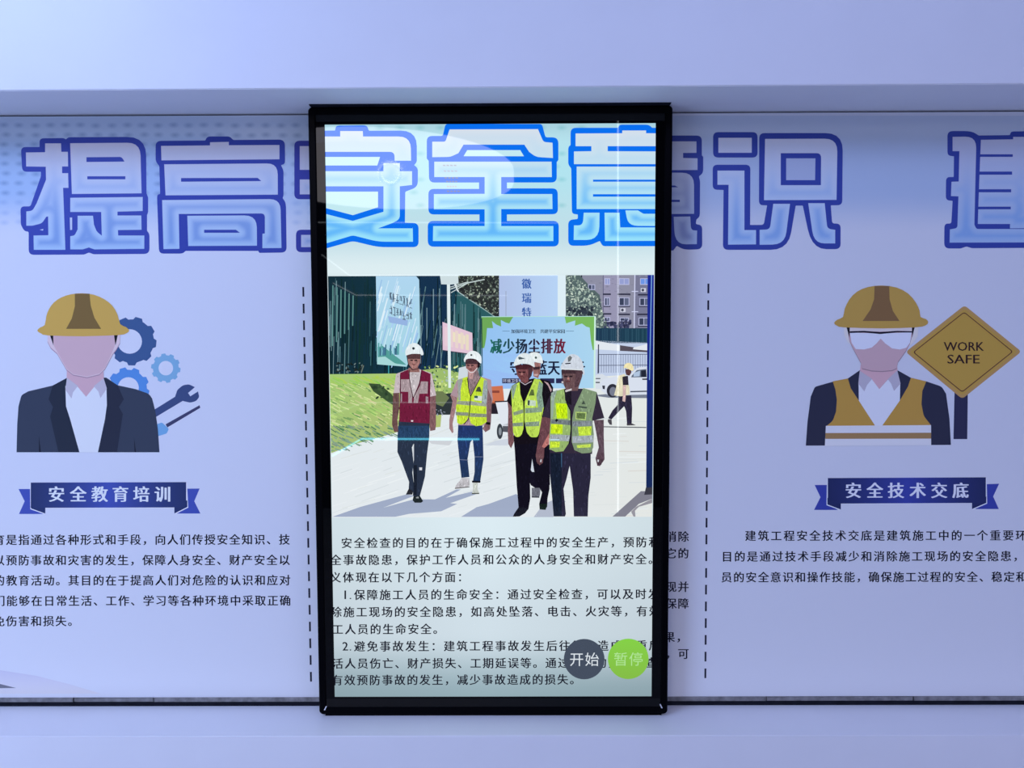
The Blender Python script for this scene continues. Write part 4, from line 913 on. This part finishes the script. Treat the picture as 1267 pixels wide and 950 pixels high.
# P2
T2 = Z(545, 420, 8.64); T2b = Z(545, 510, 8.64)
a = person('', 92)
a.poly(T2b([(190, 130), (450, 140), (455, 290), (460, 500), (440, 640), (425, 740), (345, 745), (365, 640), (365, 480), (345, 290), (320, 320), (290, 500), (310, 690), (225, 700), (200, 480), (182, 300)]), lambda x, y: (36, 56, 110 - (y - 525) * .3))
a.line(T2b([(205, 505), (295, 510)]), .8, (110, 120, 150)).line(T2b([(365, 475), (455, 475)]), .8, (110, 120, 150)).poly(T2b([(335, 730), (430, 735), (425, 752), (340, 750)]), (16, 18, 30))
a.poly(T2b([(230, 700), (310, 702), (315, 780), (270, 800), (190, 815), (155, 810), (165, 780)]), (192, 190, 196)).line(T2b([(155, 812), (310, 795)]), 1.2, (96, 92, 96)).poly(T2b([(345, 752), (400, 752), (395, 820), (415, 860), (400, 870), (335, 868), (350, 820)]), (196, 202, 196)).line(T2b([(335, 868), (415, 866)]), 1.3, (70, 76, 70))
a.poly(T2([(180, 430), (290, 395), (430, 395), (540, 430), (560, 640), (545, 700), (500, 700), (480, 920), (190, 915), (190, 620), (105, 600)]), (172, 146, 156))
a.poly(T2([(105, 590), (180, 620), (165, 740), (130, 900), (140, 990), (125, 1000), (95, 950), (95, 860), (130, 660)]), (160, 124, 128)).poly(T2([(505, 520), (550, 640), (540, 880), (530, 960), (480, 990), (450, 950), (490, 880)]), (128, 96, 102)).poly(T2([(485, 880), (535, 885), (532, 912), (485, 905)]), (20, 20, 26))
a.poly(T2([(295, 330), (400, 330), (420, 400), (330, 600), (290, 420)]), (140, 118, 124))
a.poly(T2([(185, 430), (290, 395), (300, 500), (322, 600), (310, 720), (300, 820), (275, 880), (220, 910), (180, 890), (165, 720), (190, 640)]), (196, 226, 60)).poly(T2([(322, 600), (430, 395), (500, 440), (505, 540), (490, 700), (495, 880), (440, 915), (380, 925), (325, 895), (305, 830)]), (196, 226, 60))
a.poly(T2([(185, 430), (240, 415), (215, 540), (215, 650), (192, 650)]), (156, 164, 160)).poly(T2([(465, 430), (500, 440), (505, 540), (490, 700), (440, 690), (450, 560)]), (150, 164, 166)).poly(T2([(190, 655), (318, 660), (315, 705), (170, 690)]), (150, 158, 140)).poly(T2([(322, 655), (490, 690), (490, 715), (322, 700)]), (158, 166, 150))
a.poly(T2([(160, 772), (300, 780), (298, 815), (165, 808)]), (136, 144, 128)).poly(T2([(315, 785), (492, 795), (492, 830), (315, 825)]), (136, 144, 128)).poly(T2([(362, 598), (445, 605), (440, 655), (362, 648)]), (214, 224, 214)).poly(T2([(362, 598), (400, 602), (398, 628), (362, 622)]), (50, 90, 90))
a.line(T2([(290, 410), (300, 510), (322, 610), (312, 760), (300, 850), (250, 905)]), 1.1, (36, 26, 34)).line(T2([(430, 400), (322, 610)]), .9, (46, 36, 34)).poly(T2([(398, 505), (425, 505), (440, 560), (375, 555)]), (70, 80, 60))
a.poly(T2([(268, 215), (405, 210), (400, 310), (360, 360), (310, 365), (275, 310)]), (146, 100, 100)).poly(T2([(268, 205), (410, 205), (405, 262), (268, 262)]), (70, 48, 56)); face(a, T2, (320, 290), 120)
a.poly(T2([(295, 340), (355, 340), (345, 420), (310, 420)]), (190, 150, 150)).line(T2([(275, 310), (320, 352), (355, 348), (425, 270)]), 1.0, (220, 214, 218)).poly(T2([(400, 215), (430, 230), (420, 290), (395, 320)]), (30, 20, 30))
a.poly(T2([(250, 215), (270, 170), (310, 130), (350, 120), (400, 138), (435, 180), (438, 250), (420, 250), (380, 212), (320, 202), (275, 212), (262, 245)]), (232, 240, 244), sm=2); a.poly(ell(*T2([(330, 165)])[0], 1.2), (60, 66, 76))
a.build('person', PH, 'walking figure in lime vest and blue jeans')
# P4 behind
T3 = Z(615, 425, 8.64); T3b = Z(615, 535, 8.636)
a = person('', 90)
a.poly(T3([(380, 200), (470, 200), (460, 300), (440, 370), (390, 350)]), (150, 106, 104)).poly(T3([(385, 250), (460, 245), (455, 275), (390, 280)]), (60, 40, 48)).poly(T3([(395, 325), (440, 325), (430, 345), (400, 345)]), (200, 170, 170))
a.poly(T3([(345, 110), (390, 92), (440, 98), (478, 140), (490, 205), (470, 210), (400, 195), (380, 180)]), (228, 236, 238), sm=2).poly(ell(*T3([(415, 150)])[0], 1.5), (80, 96, 96))
a.poly(T3([(430, 375), (560, 400), (600, 470), (575, 780), (480, 785)]), (24, 20, 30)).poly(T3([(500, 400), (545, 420), (585, 490), (575, 520), (545, 450)]), (190, 160, 168))
a.poly(T3([(545, 770), (580, 780), (575, 1000), (480, 1050), (470, 1010)]), (150, 100, 100))
a.poly(T3b([(340, 240), (560, 150), (565, 560), (420, 600), (360, 560), (330, 480)]), (22, 20, 36)).poly(T3b([(370, 590), (465, 590), (460, 660), (450, 690), (370, 690)]), (110, 112, 124)).line(T3b([(370, 688), (452, 690)]), 1.3, (36, 38, 50))
a.build('person', PH, 'mostly hidden figure in white helmet behind the front pair')
# P3
a = person('', 112)
a.poly(T3b([(175, 30), (420, 30), (560, 130), (560, 600), (540, 700), (535, 790), (515, 825), (455, 820), (450, 760), (480, 640), (400, 480), (375, 270), (350, 480), (355, 700), (335, 820), (230, 800), (210, 560), (190, 200)]), (20, 18, 32))
a.poly(T3b([(235, 790), (335, 815), (300, 860), (240, 895), (170, 898), (180, 870)]), (20, 20, 32)).poly(T3b([(455, 760), (535, 760), (520, 825), (455, 820)]), (24, 36, 34)).poly(T3b([(375, 280), (398, 420), (375, 420), (360, 400)]), (206, 214, 226))
a.poly(T3([(110, 600), (170, 640), (165, 700), (175, 950), (180, 1050), (150, 1120), (120, 1070), (115, 950), (120, 700)]), (122, 84, 90))
a.poly(T3([(105, 610), (140, 500), (160, 450), (245, 400), (400, 370), (490, 400), (510, 700), (470, 1060), (185, 1080), (165, 690)]), (22, 18, 28))
a.poly(T3([(470, 790), (580, 780), (560, 900), (520, 950), (440, 945)]), (110, 70, 76))
a.poly(T3([(150, 460), (240, 410), (250, 540), (278, 620), (285, 760), (282, 910), (262, 975, 20), (232, 1000, 20), (195, 995, 20), (172, 950), (160, 700)]), (190, 224, 84)).poly(T3([(295, 620), (400, 375), (460, 385), (490, 430), (480, 540), (500, 680), (470, 830), (448, 960), (430, 1000, 20), (360, 1000, 20), (318, 950, 20), (292, 820)]), (186, 218, 88))
a.poly(T3([(150, 460), (215, 430), (180, 560), (165, 600)]), (140, 164, 150)).poly(T3([(450, 400), (490, 430), (480, 540), (500, 680), (440, 700), (420, 560)]), (130, 158, 140)).poly(T3([(170, 735), (278, 700), (282, 740), (180, 770)]), (140, 158, 130)).poly(T3([(300, 690), (490, 680), (480, 730), (300, 745)]), (136, 160, 136))
a.poly(T3([(165, 850), (278, 840), (278, 880), (170, 885)]), (130, 150, 130)).poly(T3([(300, 840), (455, 830), (450, 880), (302, 885)]), (130, 150, 130)).poly(T3([(330, 600), (415, 610), (412, 668), (325, 660)]), (196, 214, 196)).poly(T3([(330, 605), (350, 608), (345, 660), (328, 656)]), (40, 60, 50)).poly(T3([(365, 490), (390, 490), (400, 555), (340, 555)]), (90, 110, 60))
a.poly(T3([(190, 225), (380, 225), (385, 290), (355, 350), (330, 410), (300, 425), (255, 400), (215, 340)]), (118, 72, 76)).poly(T3([(192, 225), (380, 225), (375, 275), (200, 275)]), (70, 36, 44)).poly(T3([(335, 260), (380, 250), (370, 340), (330, 400)]), (74, 48, 56)); face(a, T3, (265, 320), 130, (36, 20, 28)); a.line(T3([(240, 400), (300, 440), (370, 400)]), .9, (190, 180, 190))
a.poly(T3([(178, 240), (195, 170), (235, 118), (290, 100), (345, 115), (385, 165), (402, 235), (395, 252), (350, 225), (260, 215)]), (222, 232, 236), sm=2).poly(T3([(225, 150), (240, 140), (300, 160), (235, 172)]), (70, 86, 96))
a.poly(T3b([(478, 150), (520, 70), (556, 10), (556, 120), (505, 165)]), (184, 116, 112))
a.build('person', PH, 'walking figure in lime vest over black clothes, head turned')
# P5
T5 = Z(660, 430, 7.305)
a = person('', 140)
a.poly(T3b([(560, 180), (1000, 215), (1000, 480), (975, 680), (968, 895), (820, 895), (812, 620), (775, 355), (740, 500), (710, 600), (735, 870), (725, 895), (605, 895), (580, 600), (560, 400)]), (42, 40, 62)); a.poly(T3b([(565, 200), (690, 210), (690, 895), (605, 895), (580, 600)]), (24, 32, 50))
a.poly(T3b([(682, 220), (694, 220), (692, 370), (686, 370)]), (60, 96, 130))
a.poly(T5([(90, 625), (165, 620), (150, 760), (100, 880), (95, 990), (70, 1040), (40, 1050), (20, 980), (40, 850)]), (104, 68, 76)).poly(T5([(545, 655), (635, 650), (635, 800), (640, 960), (600, 1060), (575, 1060), (560, 1000), (590, 900), (565, 760)]), (92, 74, 86))
a.poly(T5([(20, 960), (90, 960), (85, 1040), (55, 1062), (28, 1030)]), (110, 76, 82)).poly(T5([(600, 950), (640, 950), (642, 1010), (600, 1070), (575, 1065), (570, 1020)]), (86, 66, 78))
for k in range(3): a.line(T5([(38 + k * 14, 1005), (34 + k * 15, 1050)]), .5, (60, 38, 46)); a.line(T5([(592 + k * 14, 1010), (588 + k * 12, 1058)]), .5, (50, 38, 50))
a.poly(T5([(66, 1005), (74, 1012), (70, 1036), (60, 1030)]), (206, 210, 220)).poly(T5([(578, 1010), (592, 1012), (588, 1034), (578, 1030)]), (214, 218, 226))
a.poly(T5([(75, 620), (160, 400), (290, 370), (440, 370), (570, 400), (640, 635), (535, 660), (530, 960), (150, 950), (155, 640)]), (52, 44, 62))
a.poly(T5([(155, 440), (180, 400), (280, 370), (285, 470), (330, 560), (340, 700), (320, 860), (270, 935), (200, 942), (145, 915), (145, 780), (155, 640)]), (150, 180, 110)).poly(T5([(450, 365), (570, 400), (560, 500), (530, 640), (545, 780), (540, 900), (520, 948), (440, 955), (370, 925), (345, 850), (350, 640), (370, 540)]), (128, 150, 118))
a.poly(T5([(200, 500), (305, 505), (308, 640), (210, 640)]), (196, 236, 30)).poly(T5([(160, 690), (265, 690), (262, 778), (155, 775)]), (200, 232, 40)).poly(T5([(150, 850), (240, 850), (235, 900), (150, 905)]), (196, 226, 60)).poly(T5([(400, 715), (525, 710), (520, 795), (410, 795)]), (190, 220, 70)).poly(T5([(390, 880), (520, 870), (515, 900), (395, 905)]), (196, 224, 90))
a.poly(T5([(155, 645), (335, 655), (335, 700), (155, 685)]), (116, 126, 130)).poly(T5([(150, 785), (330, 790), (322, 845), (150, 838)]), (160, 170, 176)).poly(T5([(352, 665), (530, 660), (532, 705), (352, 710)]), (130, 140, 146)).poly(T5([(350, 800), (540, 790), (540, 855), (352, 862)]), (160, 170, 178)).poly(T5([(150, 826), (235, 826), (235, 836), (150, 836)]), (190, 226, 240))
a.poly(T5([(380, 578), (480, 582), (472, 655), (380, 645)]), (178, 206, 120)).poly(T5([(388, 588), (470, 592), (465, 645), (388, 638)]), (96, 118, 72)).poly(T5([(452, 475), (470, 510), (435, 510)]), (60, 74, 66)).poly(T5([(405, 525), (485, 535), (480, 550), (405, 540)]), (70, 84, 76)).poly(T5([(210, 640), (225, 655), (205, 672), (195, 655)]), (20, 22, 34))
a.poly(T5([(160, 410), (205, 385), (215, 380), (190, 460), (175, 640), (158, 640)]), (150, 172, 160)).line(T5([(285, 390), (300, 500), (335, 570), (340, 760), (320, 870)]), 1.2, (20, 18, 30)).poly(T5([(275, 380), (340, 375), (345, 520), (300, 500)]), (30, 26, 38))
a.poly(T5([(258, 200), (445, 205), (440, 260), (410, 350), (400, 390), (300, 390), (270, 330)]), (106, 80, 84)).poly(T5([(255, 195), (448, 195), (440, 235), (258, 235)]), (66, 48, 56)).poly(T5([(385, 215), (445, 210), (430, 280), (405, 350), (370, 360)]), (84, 62, 70)); face(a, T5, (315, 275), 130, (44, 30, 38)); a.poly(T5([(285, 385), (345, 368), (345, 385), (290, 402)]), (206, 200, 206)); a.line(T5([(255, 205), (262, 330)]), .9, (60, 44, 54)).poly(ell(*T5([(262, 312)])[0], 1.3), (200, 196, 200))
a.poly(T5([(245, 195), (262, 140), (300, 85), (345, 58), (400, 72), (440, 125), (455, 195), (462, 240), (445, 245), (440, 205), (340, 198)]), (206, 214, 226), sm=2).poly(T5([(310, 90), (330, 72), (350, 90), (335, 120), (312, 130)]), (110, 116, 120)).poly(T5([(285, 140), (335, 137), (338, 146), (288, 150)]), (24, 28, 48)).line(T5([(248, 192), (440, 202)]), .9, (232, 238, 240))
a.build('person', PH, 'front figure with grey helmet and lime silver vest, dark trousers')
# P6
a = person('', 92)
a.poly(Z6([(300, 510), (440, 510), (450, 640), (445, 810), (395, 815), (385, 680), (365, 625), (320, 670), (230, 765), (205, 760), (195, 750), (240, 670), (295, 610)]), (44, 40, 62))
a.poly(Z6([(190, 765), (230, 765), (235, 825), (210, 822), (190, 790)]), (80, 78, 86)).poly(Z6([(390, 812), (450, 810), (490, 828), (395, 832)]), (70, 66, 76))
a.poly(Z6([(300, 300, 10), (370, 280), (420, 420), (425, 500), (330, 520), (258, 510), (275, 440)]), (226, 220, 190)).poly(Z6([(345, 310, 10), (405, 300), (412, 400), (350, 400)]), (46, 42, 56)).poly(Z6([(350, 400), (385, 405), (380, 540), (375, 580), (345, 570), (350, 510)]), (206, 176, 174))
a.poly(Z6([(375, 230), (440, 230), (440, 270), (420, 300), (385, 290)]), (90, 62, 66)).poly(Z6([(358, 225), (370, 180), (410, 162), (450, 180), (465, 225), (455, 250), (420, 235), (375, 215)]), (238, 226, 176), sm=2)
a.build('person', PH, 'striding figure in yellow helmet and pale vest, side view')

# ------------------------------------------------------------------ the hall's own lamps, seen as reflections in the display glass
def mirror_pt(px, py, Yl, Yp=YD):
    d = ray(px, py); t = (Yp - CAMY) / d[1]; H = np.array([0, CAMY, EYE]) + d * t; d2 = np.array([d[0], -d[1], d[2]])
    k = (Yl - Yp) / d2[1]; return H + d2 * k
def emis(name, col, s):
    m = bpy.data.materials.new(name); m.use_nodes = True; b = m.node_tree.nodes['Principled BSDF']
    b.inputs['Base Color'].default_value = (.8, .8, .8, 1); b.inputs['Emission Color'].default_value = (*col, 1); b.inputs['Emission Strength'].default_value = s; return m
M_LED = emis('led_white', (.86, .95, 1), 9); M_LEDF = emis('led_dim', (.86, .95, 1), 4); M_CY = emis('led_cyan', (.10, .72, 1), 16); M_OV = emis('oval_lamp', (1.0, .93, .98), 4.2)
def strip(pts, wpx, mat, label, Yl=-5.0):
    P = [mirror_pt(x, y, Yl) for x, y in pts]; wd = wpx * 6.5 / 950
    V = []; F = []
    for a_, b_ in zip(P[:-1], P[1:]):
        d = b_ - a_; d = d / np.linalg.norm(d); q = np.array([-d[2], 0, d[0]]) * wd / 2; n = len(V)
        for dy in (0, -.02):
            V += [tuple(a_ + q + (0, dy, 0)), tuple(b_ + q + (0, dy, 0)), tuple(b_ - q + (0, dy, 0)), tuple(a_ - q + (0, dy, 0))]
        F += [(n, n + 1, n + 2, n + 3), (n + 7, n + 6, n + 5, n + 4), (n, n + 4, n + 5, n + 1), (n + 1, n + 5, n + 6, n + 2), (n + 2, n + 6, n + 7, n + 3), (n + 3, n + 7, n + 4, n)]
    o = mesh_obj('led_strip_light', V, F, mat); o['label'] = label; o['category'] = 'light strip'; o['group'] = 'strip lights across the hall'
    return o
strip([(764.8, 138), (764.8, 640)], .9, M_LED, 'thin upright white light mirrored down the display right side')
strip([(393, 275), (505, 275), (690, 275.5)], .8, M_LEDF, 'thin level white light mirrored across the title')
strip([(398, 315), (432, 340.5), (690, 340.5)], .9, M_LEDF, 'angled white light mirrored just above the displayed photo')
strip([(412, 350), (440, 365), (628, 365.5)], .6, M_LEDF, 'angled white light mirrored over the dark fence')
strip([(410, 513), (450, 498), (560, 498)], .5, M_LEDF, 'angled white light mirrored over the grass bank')
strip([(411, 564), (447, 543), (593, 543.5)], 1.9, M_CY, 'cyan light mirrored across the walkers legs')
# oval ceiling lamp
zc = EYE + 1.05
def mirror_z(px, py, Zh):
    d = ray(px, py); t = (YD - CAMY) / d[1]; H = np.array([0, CAMY, EYE]) + d * t; d2 = np.array([d[0], -d[1], d[2]]); k = (Zh - H[2]) / d2[2]; return H + d2 * k
ov = ell(470, 217, 166, 41, 48, math.radians(3))
P = [mirror_z(x, y, zc) for x, y in ov]
V = [tuple(p) for p in P] + [tuple(p + (0, 0, .08)) for p in P]; n = len(P)
o = mesh_obj('oval_ceiling_lamp', V, [tuple(range(n)), tuple(reversed(range(n, 2 * n)))] + [(i, n + i, n + (i + 1) % n, (i + 1) % n) for i in range(n)], M_OV)
o['label'] = 'large pale oval ceiling lamp mirrored over the title on the display'; o['category'] = 'ceiling lamp'

ring = []
for r in (14.5, 11.5): ring += [tuple(mirror_z(x, y, zc - .012)) for x, y in ell(483, 216, r, r * .98, 28)]
M_RING = emis('lamp_ring', (1.0, .93, .98), 3.2)
rg = mesh_obj('lamp_ring', ring + [(p[0], p[1], p[2] + .01) for p in ring], [(i, (i + 1) % 28, 28 + (i + 1) % 28, 28 + i) for i in range(28)] + [(56 + i, 84 + i, 84 + (i + 1) % 28, 56 + (i + 1) % 28) for i in range(28)], M_RING)
rg.parent = o
